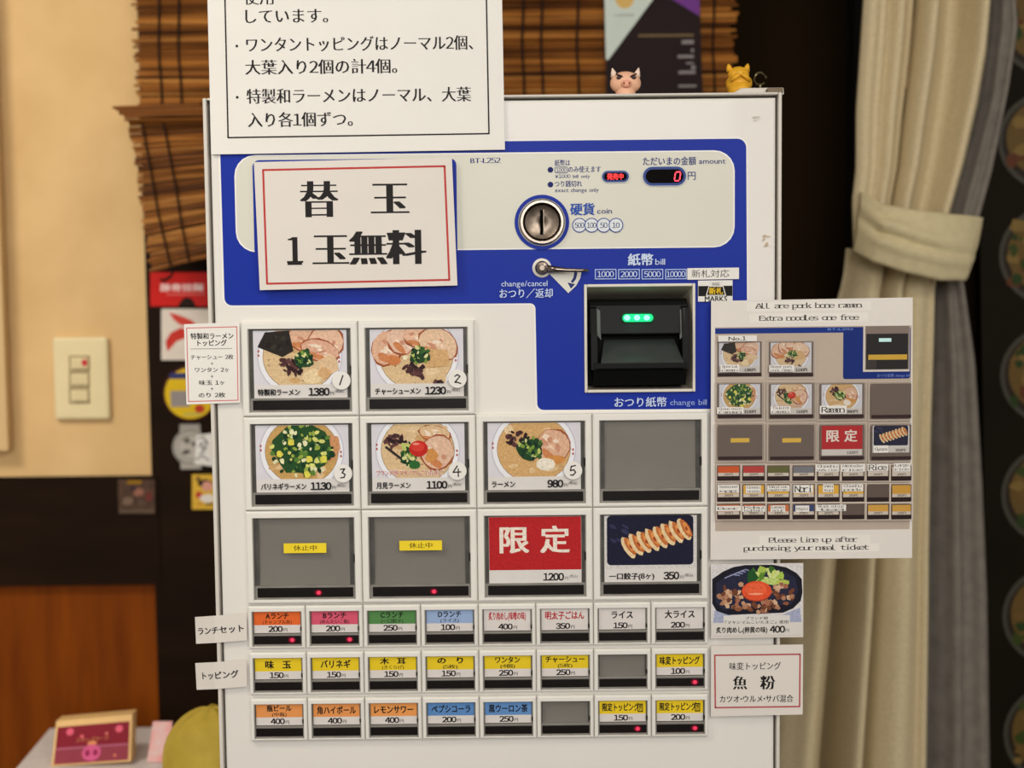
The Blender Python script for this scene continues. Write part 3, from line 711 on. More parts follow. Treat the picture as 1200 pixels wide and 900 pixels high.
# ---- buttons
xcols = [U(285.5 + 136 * i, 540).x for i in range(5)]
XW0 = (U(287, 430).x + U(286.5, 540).x + U(287.5, 650).x) / 3; XW1 = (U(829.3, 540).x + U(829.8, 650).x) / 2
LP = (XW1 - XW0) / 4
zrows = [U(557, y).z for y in (374.3, 484.8, 594.8, 704.2)]
SP = (XW1 - XW0) / 8
zsm = [U(557, y).z for y in (705.8, 759.8, 814.0, 864.0)]
def bezel_mesh(w, h, wl, wr, wt, wb, hgt=7):
    """w,h tile in metres; window margins in px"""
    q = px; x0, x1, z0, z1 = -w / 2, w / 2, -h / 2, h / 2
    rings = []
    for ins, y in ((.25, 0), (.25, -hgt * .55), (.9, -hgt * .85), (2.4, -hgt)):
        i = ins * q; rings.append([(x0 + i, y * q, z0 + i), (x1 - i, y * q, z0 + i), (x1 - i, y * q, z1 - i), (x0 + i, y * q, z1 - i)])
    a, b, c_, d_ = x0 + wl * q, x1 - wr * q, z0 + wb * q, z1 - wt * q
    for ins, y in ((0, -hgt), (.6, -hgt + .6), (.9, -.2)):
        i = ins * q; rings.append([(a + i, y * q, c_ + i), (b - i, y * q, c_ + i), (b - i, y * q, d_ - i), (a + i, y * q, d_ - i)])
    V = [v for r in rings for v in r]; F = []
    for j in range(len(rings) - 1):
        for i in range(4): k_ = (i + 1) % 4; F.append((4 * j + i, 4 * j + k_, 4 * j + 4 + k_, 4 * j + 4 + i))
    me = bpy.data.meshes.new('menu_button'); me.from_pydata(V, [], F); me.materials.append(M_BEZ)
    return me
def local_mesh(name, g):
    me = bpy.data.meshes.new(name); me.from_pydata([tuple(v) for v in g.V], [], g.F)
    for m in g.mats: me.materials.append(m)
    me.polygons.foreach_set('material_index', g.MI); return me
def button_set(w, h, wl, wr, wt, wb, card_t, card_b, bar_t, bar_b, cm):
    q = px; a, b, c_, d_ = -w / 2 + wl * q, w / 2 - wr * q, -h / 2 + wb * q, h / 2 - wt * q
    bz = bezel_mesh(w, h, wl, wr, wt, wb)
    g = G(); TV = []; TF = []
    for j in range(9):
        t_ = j / 8; zz = d_ - .5 * q + (c_ - d_ + q) * t_; yy_ = -.3 * q - 2.3 * q * max(0, (t_ - .25) / .75) ** 2.2
        TV += [(a + .5 * q, yy_, zz), (b - .5 * q, yy_, zz)]
        if j: TF.append((2 * j - 2, 2 * j, 2 * j + 1, 2 * j - 1))
    g.add(TV, TF, M_TRAY)
    sd = cm * .55
    for xa, s_ in ((a + .6 * q, 1), (b - .6 * q, -1)):           # clear side walls of the key cap
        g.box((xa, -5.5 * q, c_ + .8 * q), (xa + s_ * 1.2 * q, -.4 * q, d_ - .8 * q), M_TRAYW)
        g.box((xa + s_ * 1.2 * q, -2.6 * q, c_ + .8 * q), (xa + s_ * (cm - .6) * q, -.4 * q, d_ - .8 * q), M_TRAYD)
    zm = (c_ + d_) / 2
    g.box((b - 2.6 * q, -5.8 * q, zm - 5 * q * h / (110 * px)), (b - .6 * q, -3 * q, zm + 5 * q * h / (110 * px)), M_DARK)
    g.box((a + 1 * q, -4.2 * q, c_ + .8 * q), (b - 1 * q, -.4 * q, h / 2 - (bar_t - 2.5) * q), M_TRAYW)   # lower housing
    tray = local_mesh('key_tray', g)
    g = G(); g.box((a + 4.5 * q if cm > 5 else a + 2.2 * q, -5 * q, h / 2 - bar_b * q), (b - 3.5 * q if cm > 5 else b - 1.6 * q, -4 * q, h / 2 - bar_t * q), M_BAR); bar = local_mesh('indicator_bar', g)
    g = G(); g.box((a + .6 * q, -6 * q, c_ + .6 * q), (b - .6 * q, -5.85 * q, d_ - .6 * q), M_CLEAR); cov = local_mesh('clear_cover', g)
    return bz, tray, bar, cov
RH = (zrows[0] - zrows[3]) / 3
big = button_set(LP, RH, 7.5, 7.5, 8, 4.5, 0, 0, 92, 103.5, 7)
SH = (zsm[0] - zsm[2]) / 2
sml = button_set(SP, SH * .93, 4.2, 3.8, 6.5, 2.2, 0, 0, 36.5, 46.5, 3)
def put_button(center, kit, led=None, ledscale=1.0):
    bz, tray, bar, cov = kit
    o = inst('menu_button', bz, center, mach); inst('key_tray', tray, center, o); inst('indicator_bar', bar, center, o, bevel=.0009); inst('clear_cover', cov, center, o)
    if led is not None:
        p = P(center.y - 5.1 * px); p.wframe(center, px)
        lx, lz = led
        p.ell(lx, lz, 4.6, 3.8, (110, 10, 36), 12, emit=.2); p.ell(lx + .3, lz, 2.6, 2.4, (230, 60, 90), 10, emit=.4)
        p.V = [Vector((v.x, v.y - 5.1 * px, v.z)) for v in p.V]
        p.build('red_lamp', o)
    return o
names = [['特製和ラーメン', 'チャーシューメン', None, None], ['バリネギラーメン', '月見ラーメン', 'ラーメン', None], [None, None, '', '一口餃子(8ヶ)']]
prices = [['1380', '1230', 0, 0], ['1130', '1100', '980', 0], [0, 0, '1200', '350']]
pics = [[pic1, pic2, None, None], [pic3, pic4, pic5, None], [None, None, pic6, gyoza]]
big_btn = {}
for r_ in range(3):
    for c_ in range(4):
        if r_ == 0 and c_ > 1: continue
        ctr = Vector((XW0 + LP * (c_ + .5), 0, zrows[0] - RH * (r_ + .5)))
        led = (16, 42.5) if (r_ == 2 and c_ < 2) else None
        o = put_button(ctr, big, led); big_btn[(r_, c_)] = (o, ctr)
        nm, pr, pc = names[r_][c_], prices[r_][c_], pics[r_][c_]
        if pc:
            p = P(0, step=6e-6); p.wframe(ctr + Vector((-54.5 * px, -3 * px, (RH / px / 2 - 10.5) * px)), px)
            p.rect(0, 0, 109, 80.5, (218, 213, 208))
            p.kw = {'var': .2, 'scale': 500}; p.clip = (0.2, 0.2, 108.8, 63.5); pc(p); p.clip = None; p.kw = {}
            if nm:
                p.text(nm, 5 + {7: 24, 8: 27, 6: 20, 4: 13}.get(len(nm), 22) , 72.3, {7: 49, 8: 53, 6: 40, 4: 27}.get(len(nm), 46), 7.2, INK, 'brush')
            price(p, pr, {4: 76, 3: 79}[len(pr)], 72, 8.8, {4: 24, 3: 18}[len(pr)])
            p.build('menu_card', o)
small = [
 [((224, 104, 48), 'Aランチ', '(チャンプル丼)', '200', 1), ((212, 88, 112), 'Bランチ', '(めんたいこ飯)', '200', 1), ((84, 134, 76), 'Cランチ', '(一口餃子)', '250', 0), ((150, 172, 208), 'Dランチ', '(ライス)', '100', 0), (None, '炙り肉めし(味噌の味)', '', '400', 0), (None, '明太子ごはん', '', '350', 0), (None, 'ライス', '', '150', 0), (None, '大ライス', '', '200', 0)],
 [((228, 198, 40), '味　玉', '', '150', 0), ((228, 198, 40), 'バリネギ', '', '150', 0), ((228, 198, 40), '木　耳', '(きくらげ)', '150', 0), ((228, 198, 40), 'の　り', '(5枚)', '150', 0), ((228, 198, 40), 'ワンタン', '(4個)', '250', 0), ((228, 198, 40), 'チャーシュー', '(5枚)', '250', 0), 0, ((228, 198, 40), '味変トッピング', '', '100', 1)],
 [((226, 148, 84), '瓶ビール', '(中瓶)', '400', 0), ((226, 148, 84), '角ハイボール', '', '400', 0), ((228, 152, 84), 'レモンサワー', '', '400', 0), ((90, 136, 190), 'ペプシコーラ', '', '200', 0), ((96, 140, 194), '黒ウーロン茶', '', '250', 0), 0, ((232, 200, 40), '限定トッピング①', '', '150', 1), ((232, 200, 40), '限定トッピング②', '', '200', 1)]]
def small_card(p, col, nm, sub, pr, red=False):
    p.rect(0, 0, 55, 25.5, (218, 211, 206))
    if col: p.rect(0, 0, 55, 16, col)
    n = len(nm); wd = {3: 30, 4: 29, 5: 27, 6: 46, 7: 47, 8: 48, 12: 49}.get(n, 44)
    if nm[0] in 'ABCD': wd = 27
    if n == 4 and nm == 'バリネギ': wd = 35
    if nm == 'ライス': wd = 25
    if nm == '大ライス': wd = 35
    ink = (176, 48, 56) if red else INK
    p.text(nm, 27.5, 5.2 if sub else 8.2, wd, 7.4 if sub else 9, ink, 'brush' if n < 12 else 'semi')
    if sub: p.text(sub, 27.5, 12.6, 4.3 * len(sub), 4.8, ink, 'semi')
    p.text(pr, 25.5, 20.8, 16.5, 6.8, INK, 'heavy'); p.text('円', 37, 22, 4.2, 4.2, INK, 'semi')
for r_ in range(3):
    for c_ in range(8):
        it = small[r_][c_]; h = SH * .93
        ctr = Vector((XW0 + SP * (c_ + .5), 0, zsm[0] - SH * r_ - h / 2 - .0002))
        o = put_button(ctr, sml, (17.5, 15.6) if it and it[4] else None)
        if it:
            p = P(0, step=6e-6); p.wframe(ctr + Vector((-27.4 * px, -3 * px, h / 2 - 7.8 * px)), px)
            small_card(p, it[0], it[1], it[2], it[3], it[0] is None and it[1] in ('炙り肉めし(味噌の味)', '明太子ごはん'))
            p.build('menu_card', o)
# small white closing strip below / beside the grid is the bare door

# ================================================================== STICKERS ON THE BUTTONS
digits = {1: [[(2, -6), (-2, 5)]], 2: [[(-3, -3), (0, -5), (3, -3), (-3, 4), (0, 4), (4, 5.5)]], 3: [[(-3, -5), (2, -5.5), (-1, -1), (2.5, 1), (1, 4.5), (-3, 5)]], 4: [[(0, -6), (-5, 1.5), (4, 1)], [(1, -2.5), (1, 6.5)]], 5: [[(3, -6), (-2, -5), (-3, 0), (1, -1), (3, 2), (0, 5.5), (-3, 5)]]}
nums = [(1, 400, 446), (2, 536, 444), (3, 402, 555), (4, 536, 552), (5, 671.5, 551.5)]
words = ['topmost left', 'topmost right', '', '', '']
descr = {1: 'on the noodle soup picture with dark seaweed', 2: 'on the picture fanned with pork slices', 3: 'on the picture heaped with green onion', 4: 'on the picture with the red egg yolk', 5: 'on the third noodle picture in its row'}
for nmb, cx, cy in nums:
    Yk = -7.6 * px; c = U(cx, cy, Yk); k = SCL(cx, cy, Yk); g = G()
    g.lathe(c, [(10.6 * k, .0005), (10.8 * k, .0002), (10.6 * k, 0)], M_PAPER, 28)
    o = g.build('number_sticker'); tag(o, 'round white sticker with a handwritten %d, %s' % (nmb, descr[nmb]), 'sticker', 'numbered stickers on the picture buttons')
    p = P(Yk - .0001); p.frame(cx, cy)
    for q in digits[nmb]: p.line(q, 1.5, (40, 34, 32))
    p.build('handwritten_number', o)
for (bx, lab) in ((0, 'left'), (1, 'right')):
    Yk = -6.15 * px; cx, cy = ((357.5, 642.3), (493, 639.2))[bx]
    p = P(Yk); c = U(cx, cy, Yk); k = SCL(cx, cy, Yk); g = G(); g.box((c.x - 25 * k, Yk - .0002, c.z - 5.8 * k), (c.x + 25 * k, Yk, c.z + 5.8 * k), mat((240, 212, 44), .45, name='yellow_tape'))
    o = g.build('tape_label'); tag(o, 'yellow tape strip on the %s of the two blank grey picture buttons that carry tape' % lab, 'label', 'yellow tape on blank buttons')
    p = P(Yk - .0002); p.text('休止中', cx, cy, 27, 6.2, (110, 90, 20), 'semi'); p.build('printed_lettering', o)

# ================================================================== PAPERS
s = sheet('paper_notice', [(239, -170), (585, -175), (591.7, 175.3), (247.5, 181)], -.003, M_PAPER, 'large white notice with black border and five text lines, top left of the machine', 'notice', th=.0005)
p = P(-.0031); LW = 1.8
p.line([(260, -160), (267.3, 161.3), (573, 156.6), (567, -160)], LW, (40, 36, 34))
K = (34, 30, 30)
p.text('使用', 303, -3, 34, 17, K, 'mincho', k=.7)
p.text('しています。', 336, 19, 96, 16.5, K, 'mincho', k=.8)
p.ell(277.5, 54, 1.6, 1.6, K); p.text('ワンタントッピングはノーマル2個、', 421.5, 51.5, 265, 16.5, K, 'mincho', k=.8)
p.text('大葉入り2個の計4個。', 376.5, 78.5, 177, 16.5, K, 'mincho', k=.8)
p.ell(278, 114, 1.6, 1.6, K); p.text('特製和ラーメンはノーマル、大葉', 420.5, 112, 262, 16.5, K, 'mincho', k=.8)
p.text('入り各1個ずつ。', 352, 140.3, 122, 16.5, K, 'mincho', k=.8)
p.build('printed_text', s)
s = sheet('laminated_card', [(297.5, 190), (529.5, 184.5), (536, 334.5), (304.5, 340)], -.0075, M_PAPER2, 'white laminated card in a red line border with four large black characters', 'card', th=.0012)
p = P(-.0075)
p.line([(308.3, 199.3), (521, 194.8), (526.5, 328), (313, 332.5), (308.3, 199.3)], 2.4, (186, 60, 58))
p.text('替', 374, 234.5, 40, 41, K, 'mincho', k=1.5); p.text('玉', 457, 233, 40, 38, K, 'mincho', k=1.5)
p.text('1', 345.5, 293, 15, 32, K, 'mincho', k=2.0); p.rect(337, 308, 354, 310.5, K)
p.text('玉', 387.5, 293, 38, 37, K, 'mincho', k=1.5); p.text('無', 431.5, 291.5, 40, 38, K, 'mincho', k=1.5); p.text('料', 476, 290.5, 42, 39, K, 'mincho', k=1.5)
p.build('printed_text', s)
s = sheet('paper_note', [(215.6, 380), (280.5, 377.5), (281.5, 472), (218.5, 474)], -.004, M_PAPER, 'small white topping list with pink border at the left edge of the machine', 'notice', th=.0004)
p = P(-.004)
p.line([(218.7, 384.5), (277.5, 383), (279, 469), (221, 470.5), (218.7, 384.5)], 1.2, (206, 120, 118)); p.rect(223, 408.3, 272, 409.1, (150, 140, 134))
for t, y, wd, h, st in (('特製和ラーメン', 394, 50, 6.8, 'bold'), ('トッピング', 402, 34, 6.8, 'bold'), ('チャーシュー 2枚', 418.5, 50, 5.6, 'semi'), ('+', 426, 3, 4, 'semi'), ('ワンタン 2ヶ', 433.5, 40, 5.6, 'semi'), ('+', 441, 3, 4, 'semi'), ('味玉 1ヶ', 448.5, 30, 5.6, 'semi'), ('+', 455.5, 3, 4, 'semi'), ('のり 2枚', 463, 31, 5.6, 'semi')):
    p.text(t, 248.5, y, wd, h, K, st)
p.build('printed_text', s)
def fold(x0):
    def f(v):
        d = x0 - v.x
        if d > 0: v = Vector((v.x + d * .06, v.y + d * .5, v.z - d * .1))
        return v
    return f
xf = U(254, 740).x
for nm, cs_, t, cy, wd, lab in (('ランチセット', [(223, 724), (289, 718.5), (289.5, 750.5), (224.5, 755.5)], 'ランチセット', 738.5, 58, 'white paper tab lettered for lunch sets, upper of two tabs at the left edge'),
                           ('トッピング', [(223, 778.5), (289, 773), (289.5, 804.5), (225, 810)], 'トッピング', 791.5, 46, 'white paper tab lettered for toppings, lower of two tabs at the left edge')):
    s = sheet('paper_tab', cs_, -.004, M_PAPER2, lab, 'label', 'paper tabs at the left edge', th=.0004, nseg=12, curve=fold(xf))
    p = P(-.0041, curve=fold(xf)); p.text(t, 256.5, cy, wd, 8.4, K, 'bold', rot=-.07); p.build('printed_text', s)
# small labels beside the bill unit
s = sheet('label_strip', [(805.5, 314.3), (866, 313.5), (866, 327), (805.5, 327.8)], -.0022, M_PAPER, 'white label strip with four characters right of the bill values', 'label', th=.0004)
p = P(-.0022); p.text('新札対応', 832.5, 320.8, 44, 8.6, K, 'sans'); p.build('printed_lettering', s)
s = sheet('sticker', [(818, 328.8), (858.5, 328.3), (858.5, 353), (818, 353.5)], -.0022, M_PAPER, 'small white and black sticker with yellow characters right of the bill slot', 'sticker', th=.0004)
p = P(-.0022); p.rect(818.3, 335, 858.3, 347, (22, 20, 18)); p.poly([(832, 329.5), (846, 329.3), (851, 346.5), (827, 346.8)], (224, 220, 214)); p.poly([(831, 336), (847, 336), (849.5, 345.5), (828.5, 345.7)], (22, 20, 18))
p.text('対応', 839, 333, 9, 3.5, K, 'semi'); p.text('新札', 839, 341, 16, 7.4, (230, 190, 40), 'bold'); p.text('MARKS', 839, 350, 26, 6.5, K, 'bold'); p.build('printed_design', s)

# ---- big English sheet
s = sheet('english_guide_sheet', [(833.4, 352.8), (1069.6, 348.5), (1068.8, 653.8), (832.6, 656)], -.009, mat((222, 216, 208), .5, name='laminated_sheet', var=.02, spec=.35), 'laminated English guide showing a small photo of the button panel, right edge of machine', 'notice', th=.001)
p = P(-.009, step=4e-6)
CK = (66, 60, 56)
for x0, y0, x1, y1 in ((875, 353.5, 1021, 364), (878, 367, 1017, 377.5), (890, 627, 1020, 638), (870, 637.5, 1030, 647)): p.rect(x0, y0, x1, y1, (230, 225, 217))
p.text('All are pork bone ramen', 947.5, 358, 125, 6.2, CK, 'semi', mono=.56); p.text('Extra noodles one free', 948.3, 372.4, 117, 6.2, CK, 'semi', mono=.56)
p.text('Please line up after', 953, 632.5, 104, 6, CK, 'semi', mono=.56); p.text('purchasing your meal ticket', 945, 642, 147, 6, CK, 'semi', mono=.56)
p.rect(838, 382.5, 1067, 622.5, (184, 168, 153)); p.rect(838, 384, 1000, 390.5, (24, 50, 128)); p.rect(988, 383, 1067, 444, (22, 44, 116), r=3)
p.rect(1011.5, 381.5, 1066, 435.5, (206, 196, 186)); p.rect(1014, 382, 1065.5, 433, (128, 114, 106)); p.rect(1015, 391, 1064, 433, (42, 40, 40)); p.rect(1017.5, 415.5, 1063, 421.5, (200, 160, 64)); p.rect(1030, 396.3, 1044.5, 400.5, (200, 240, 240)); p.rect(1015, 421.5, 1027, 433, (60, 56, 54))
p.text('おつり紙幣 change bill', 1047, 440, 38, 3.6, (120, 140, 200)); p.text('BT-L252', 985, 385.6, 30, 2.6, (120, 150, 210))
lc = [(840.5, 892.5), (901, 952.8), (960, 1011.5), (1019.5, 1066.5)]; lr = [(400.5, 441.5), (449.3, 490), (497.5, 538.5)]
MP = [[pic1, pic2, None, None], [pic3, pic4, pic5, None], [None, None, pic6, gyoza]]
p.tint = ((.84, 16),) * 3
for r_ in range(3):
    for c_ in range(4):
        if r_ == 0 and c_ > 1: continue
        x0, x1 = lc[c_]; y0, y1 = lr[r_]; wd = x1 - x0
        p.box(x0 - 3, y0 - 2.5, x1 + 3 if c_ < 3 else x1, y1 + 2.5, 1, (206, 194, 180))
        p.rect(x0, y0, x1, y1, (106, 92, 84)); p.rect(x0 + .5, y1 - 4.2, x1, y1 - .3, (44, 26, 26))
        if MP[r_][c_]:
            kk = (wd - 4) / 109; p.frame(x0 + 2, y0 + 1.2, kk)
            p.rect(0, 0, 109, 80, (212, 205, 198)); p.clip = (0, 0, 109, 63.5); MP[r_][c_](p); p.clip = None
            p.text(prices[r_][c_] + '円', 82, 73, 30, 9, INK, 'semi'); p.fr = None
        elif r_ == 2: p.rect((x0 + x1) / 2 - 11, 513, (x0 + x1) / 2 + 11, 518, (226, 180, 70))
p.tint = None
def wl(x0, y0, x1, y1, lines, hh=3.0):
    p.rect(x0, y0, x1, y1, (228, 224, 218)); n = len(lines)
    for i, t in enumerate(lines): p.text(t, (x0 + x1) / 2, y0 + (y1 - y0) * (i + .5) / n, (x1 - x0) * .86, min(hh, (y1 - y0) / n * .82), CK, 'semi' if hh > 5 else 'sans', mono=.56)
p.rect(841, 393, 886, 400, (228, 224, 218)); p.text('No.1', 863.5, 396.5, 21, 5, CK, 'semi')
wl(843.5, 427, 865.5, 435.5, ['Special', 'ramen']); wl(900.5, 427.5, 929.5, 435.5, ['Roast pork', 'pork ramen']); wl(839.5, 476.8, 870.5, 484.5, ['Green onion', 'ramen']); wl(902, 475.5, 925.5, 484, ['Tsukimi', 'ramen']); wl(959.5, 475, 991, 484.5, ['Ramen'], 7); wl(1022.5, 521.5, 1039.5, 530, ['Gyoza'], 3.5)
xs8 = [(839.8, 866), (869.5, 895), (898.3, 924), (928, 953.3), (957, 982.3), (986, 1011.2), (1015, 1040), (1043.3, 1066.5)]
ys3 = [(545, 562.5), (567, 587), (590, 607.5)]
cc3 = [[(196, 86, 46), (176, 66, 62), (96, 96, 58), (116, 116, 122), (200, 190, 180), (200, 190, 180), (200, 190, 180), (200, 190, 180)], [(214, 166, 66)] * 6 + [None, (196, 148, 66)], [(196, 110, 66)] * 3 + [(60, 70, 110)] * 2 + [None, (200, 152, 70), (200, 152, 70)]]
for r_ in range(3):
    y0, y1 = ys3[r_]
    for c_ in range(8):
        x0, x1 = xs8[c_]; p.box(x0 - 1.8, y0 - 2, x1 + 1.8, y1 + 1.5, 1, (204, 190, 176)); p.rect(x0, y0, x1, y1, (96, 82, 76)); p.rect(x0, y1 - 5, x1, y1, (44, 30, 30))
        if cc3[r_][c_]: p.rect(x0 + .8, y0 + .8, x1 - .8, y1 - 5.2, (198, 186, 172)); p.rect(x0 + .8, y0 + .8, x1 - .8, y1 - 9, cc3[r_][c_]); p.text('200円', (x0 + x1) / 2, y1 - 7.2, 10, 3, INK, 'semi')
wl(954.5, 543.5, 982, 552, ['Chashu', 'pork rice']); wl(984, 543, 1012, 552, ['Mentaiko', 'rice']); wl(1015, 543, 1039.5, 551, ['Rice'], 7); wl(1046, 542, 1065, 551.5, ['Large', 'rice'])
wl(840, 567, 865, 577, ['Seasoned', 'egg']); wl(873, 568, 890.5, 577, ['Green', 'onion']); wl(898, 568, 924, 575, ['Wood ear', 'mushroom']); wl(928.5, 567.5, 951.5, 577, ['Nori'], 8); wl(963, 566.5, 975.5, 576, ['Won', 'ton']); wl(985.5, 566.5, 1010, 575, ['Chashu', 'pork'])
wl(838, 592, 867, 598, ['Beer']); wl(869, 592, 895.5, 599, ['Kaku', 'highball']); wl(902, 591.5, 919, 599, ['Lemon', 'sour']); wl(931, 591.5, 947, 599, ['Pepsi']); wl(955, 590.5, 990, 598, ['Black oolong', 'tea'])
p.build('printed_guide', s)

# ---- rice dish card
s = sheet('menu_card_sheet', [(833, 661), (941.3, 659.8), (941.3, 746.6), (833, 748)], -.006, M_PAPER2, 'laminated card picturing grilled meat with egg yolk on a dark plate', 'menu card', th=.0006)
p = P(-.006, step=6e-6); p.frame(833.6, 661.8); p.clip = (0, 0, 107, 70); p.kw = {'var': .2, 'scale': 500}
p.rect(0, 0, 107, 70, (216, 212, 212)); p.poly([(2, 70), (4, 54), (40, 66), (70, 66), (104, 52), (106, 70)], (166, 172, 198)); p.poly([(1, 17), (14, 8), (26, 3), (40, .8), (72, .8), (88, 4), (100, 11), (106, 18), (107, 34), (105, 44), (96, 53), (84, 58), (20, 60), (6, 55), (1, 46)], (28, 28, 40)); p.poly([(6, 22), (20, 12), (36, 6), (80, 6), (98, 16), (102, 32), (94, 48), (14, 54), (5, 44)], (40, 42, 64))
for i in range(4): p.line([(16 + i * 6, 16 - i * 2.5), (25 + i * 5, 12 - i * 2), (33 + i * 3.5, 13 - i * 2)], 1.2, (150, 154, 190))
p.scatter(26, 62, 14, 18, 10, 3.6, [(96, 140, 50), (170, 196, 84), (214, 222, 150), (60, 104, 40), (200, 216, 120)], 1.5)
p.blob(48, 16, 7, 8, (36, 84, 40)); p.blob(70, 20, 12, 4, (190, 210, 120)); p.blob(84, 22, 8, 3, (180, 196, 90))
MT = [(176, 126, 96), (196, 150, 116), (140, 88, 62), (212, 174, 142), (112, 66, 46), (162, 104, 80)]
for _ in range(95):
    a = rnd.uniform(0, 6.283); q_ = math.sqrt(rnd.uniform(.15, 1)); x = 53 + 45 * q_ * math.cos(a); y = 38 + 19 * q_ * math.sin(a)
    if y < 26 and 35 < x < 80: continue
    p.blob(x, y, rnd.uniform(2.6, 4.8), rnd.uniform(2.4, 3.8), rnd.choice(MT), .22, 5, rnd.uniform(0, 3))
p.ell(53, 32, 18, 12.2, (150, 60, 40), 24); p.ell(53, 31.3, 17.2, 11.6, (226, 84, 50), 24); p.ell(52, 29.5, 13, 7.5, (234, 100, 62), 20); p.blob(52, 35, 9, 1.1, (248, 164, 130), .2)
p.clip = None; p.kw = {}
p.rect(14, 60.5, 92, 71, (218, 214, 208)); p.rect(0, 69, 107, 84.5, (216, 210, 203)); p.text('ブランド卵', 53, 64, 26, 3.8, K, 'semi'); p.text('「マキシマムこいたまご」使用', 53, 68.6, 74, 3.8, K, 'semi')
p.text('炙り肉めし(卵黄の味)', 35.5, 77.8, 60, 6.8, K, 'brush'); p.text('400', 77.5, 77.3, 17.5, 8, K, 'heavy'); p.text('円', 89, 79, 4.2, 4.2, K)
p.build('printed_picture', s)
s = sheet('fish_powder_card', [(833.2, 757), (941.2, 755.3), (940.6, 837.3), (833, 839.8)], -.006, M_PAPER2, 'white card in red border advertising a topping, under the meat dish card', 'notice', th=.0008)
p = P(-.006); p.line([(837.6, 768), (937.6, 766.7), (937, 828), (838.3, 829.3), (837.6, 768)], 1.8, (176, 78, 80))
p.text('味変トッピング', 885, 780.7, 60, 8.6, K, 'semi'); p.text('魚', 867.3, 800.4, 15.5, 15.5, K, 'mincho', k=1.2); p.text('粉', 899.5, 800.2, 16, 16, K, 'mincho', k=1.2); p.text('カツオ・ウルメ・サバ混合', 886.5, 819, 86, 8.2, K, 'semi'); p.build('printed_text', s)

# ================================================================== THINGS ON TOP OF THE MACHINE
def figz(px_, py_, Y): return U(px_, py_, Y)
Yg = .06; kk = SCL(733, 95, Yg); c = figz(733, 97, Yg)
M_PINK = mat((238, 186, 154), .45, name='pink_ceramic', var=.05)
g = G()
def pigf(p): p = p.copy(); p.x *= 1.0 + .12 * max(0, -p.z / (16 * kk)); return p
g.ellipsoid(c, (18 * kk, 13 * kk, 13 * kk), M_PINK, 28, 18, pigf)
zbase = ZT + .0001
g.lathe((c.x, c.y, 0), [(11 * kk, zbase), (12.5 * kk, zbase + 3 * kk), (11 * kk, c.z - 6 * kk), (7 * kk, c.z)], M_PINK, 24, 'Z')
pig = g.build('pig_figurine', smooth=True); tag(pig, 'small pink pig figurine with pointed ears and frowning eyes on machine top', 'figurine')
for sg in (-1, 1):
    g = G(); b0 = c + Vector((sg * 13 * kk, 0, 7 * kk)); t0 = c + Vector((sg * 15.5 * kk, -.001, 17 * kk))
    g.tube([b0, b0.lerp(t0, .5), t0], [4.5 * kk, 3 * kk, .5 * kk], mat((240, 214, 196), .45, name='pale_pink_ceramic'), 10); g.build('ear', pig, smooth=True)
g = G(); g.ellipsoid(c + Vector((0, -13 * kk, -3 * kk)), (6.5 * kk, 3 * kk, 4.4 * kk), mat((232, 168, 140), .45, name='snout_pink'), 16, 10); sn = g.build('snout', pig, smooth=True)
g = G()
for sg in (-1, 1): g.ellipsoid(c + Vector((sg * 3.2 * kk, -16 * kk, -3 * kk)), (1.1 * kk, .6 * kk, 1.6 * kk), mat((150, 90, 70), .5, name='nostril_brown'), 8, 6)
g.build('nostrils', sn)
for sg in (-1, 1):
    g = G(); g.ellipsoid(c + Vector((sg * 8.6 * kk, -11.2 * kk, 4 * kk)), (3 * kk, 1.4 * kk, 2.1 * kk), mat((60, 44, 44), .3, name='painted_eye'), 12, 8); g.tube([c + Vector((sg * 4.6 * kk, -12.6 * kk, 5 * kk)), c + Vector((sg * 12 * kk, -9.8 * kk, 8.6 * kk))], 1.0 * kk, mat((60, 44, 44), .3, name='painted_eye'), 6); g.build('eye', pig)
Yg = .07; c = figz(866, 94, Yg); kk = SCL(866, 94, Yg); ztop = ZT + .0066
M_GOLD = mat((226, 168, 44), .4, name='golden_glaze', var=.2, scale=120)
g = G(); g.ellipsoid(c + Vector((0, 0, -4 * kk)), (15.5 * kk, 12 * kk, 12 * kk), M_GOLD, 22, 14); g.ellipsoid(c + Vector((-1 * kk, -2 * kk, 6 * kk)), (12.5 * kk, 10 * kk, 9.5 * kk), M_GOLD, 22, 14)
g.lathe((c.x, c.y, 0), [(10 * kk, ztop), (13 * kk, ztop + 3 * kk), (13 * kk, c.z - 4 * kk)], M_GOLD, 20, 'Z')
gp = g.build('golden_figurine', smooth=True); tag(gp, 'small golden yellow eared animal figurine on the right of the machine top', 'figurine')
for sg, hx in ((-1, -11), (1, 8)):
    g = G(); b0 = c + Vector((hx * kk, -2 * kk, 10 * kk)); t0 = c + Vector(((hx + sg * 2) * kk, -3 * kk, 18.5 * kk)); g.tube([b0, b0.lerp(t0, .6), t0], [4.2 * kk, 3 * kk, .8 * kk], M_GOLD, 8); g.build('ear', gp, smooth=True)
g = G()
for sg in (-1, 1): g.tube([c + Vector((sg * 11 * kk, -9 * kk, -2 * kk)), c + Vector((sg * 6 * kk, -13 * kk, 2 * kk)), c + Vector((sg * 1 * kk, -13.5 * kk, 5 * kk))], [2.8 * kk, 2.6 * kk, 2 * kk], M_GOLD, 8)
g.build('paws', gp, smooth=True)
g = G(); g.ellipsoid(c + Vector((-1 * kk, -11.5 * kk, 6 * kk)), (4.5 * kk, 2.6 * kk, 3 * kk), mat((236, 186, 70), .4, name='golden_snout'), 12, 8); g.build('snout', gp, smooth=True)
c2 = figz(891, 92, .09); kk = SCL(891, 92, .09)
g = G(); rp = [c2 + Vector((7 * kk * math.cos(a), .002 * math.sin(a * 2), 7 * kk * math.sin(a))) for a in [i * .45 for i in range(13)]]
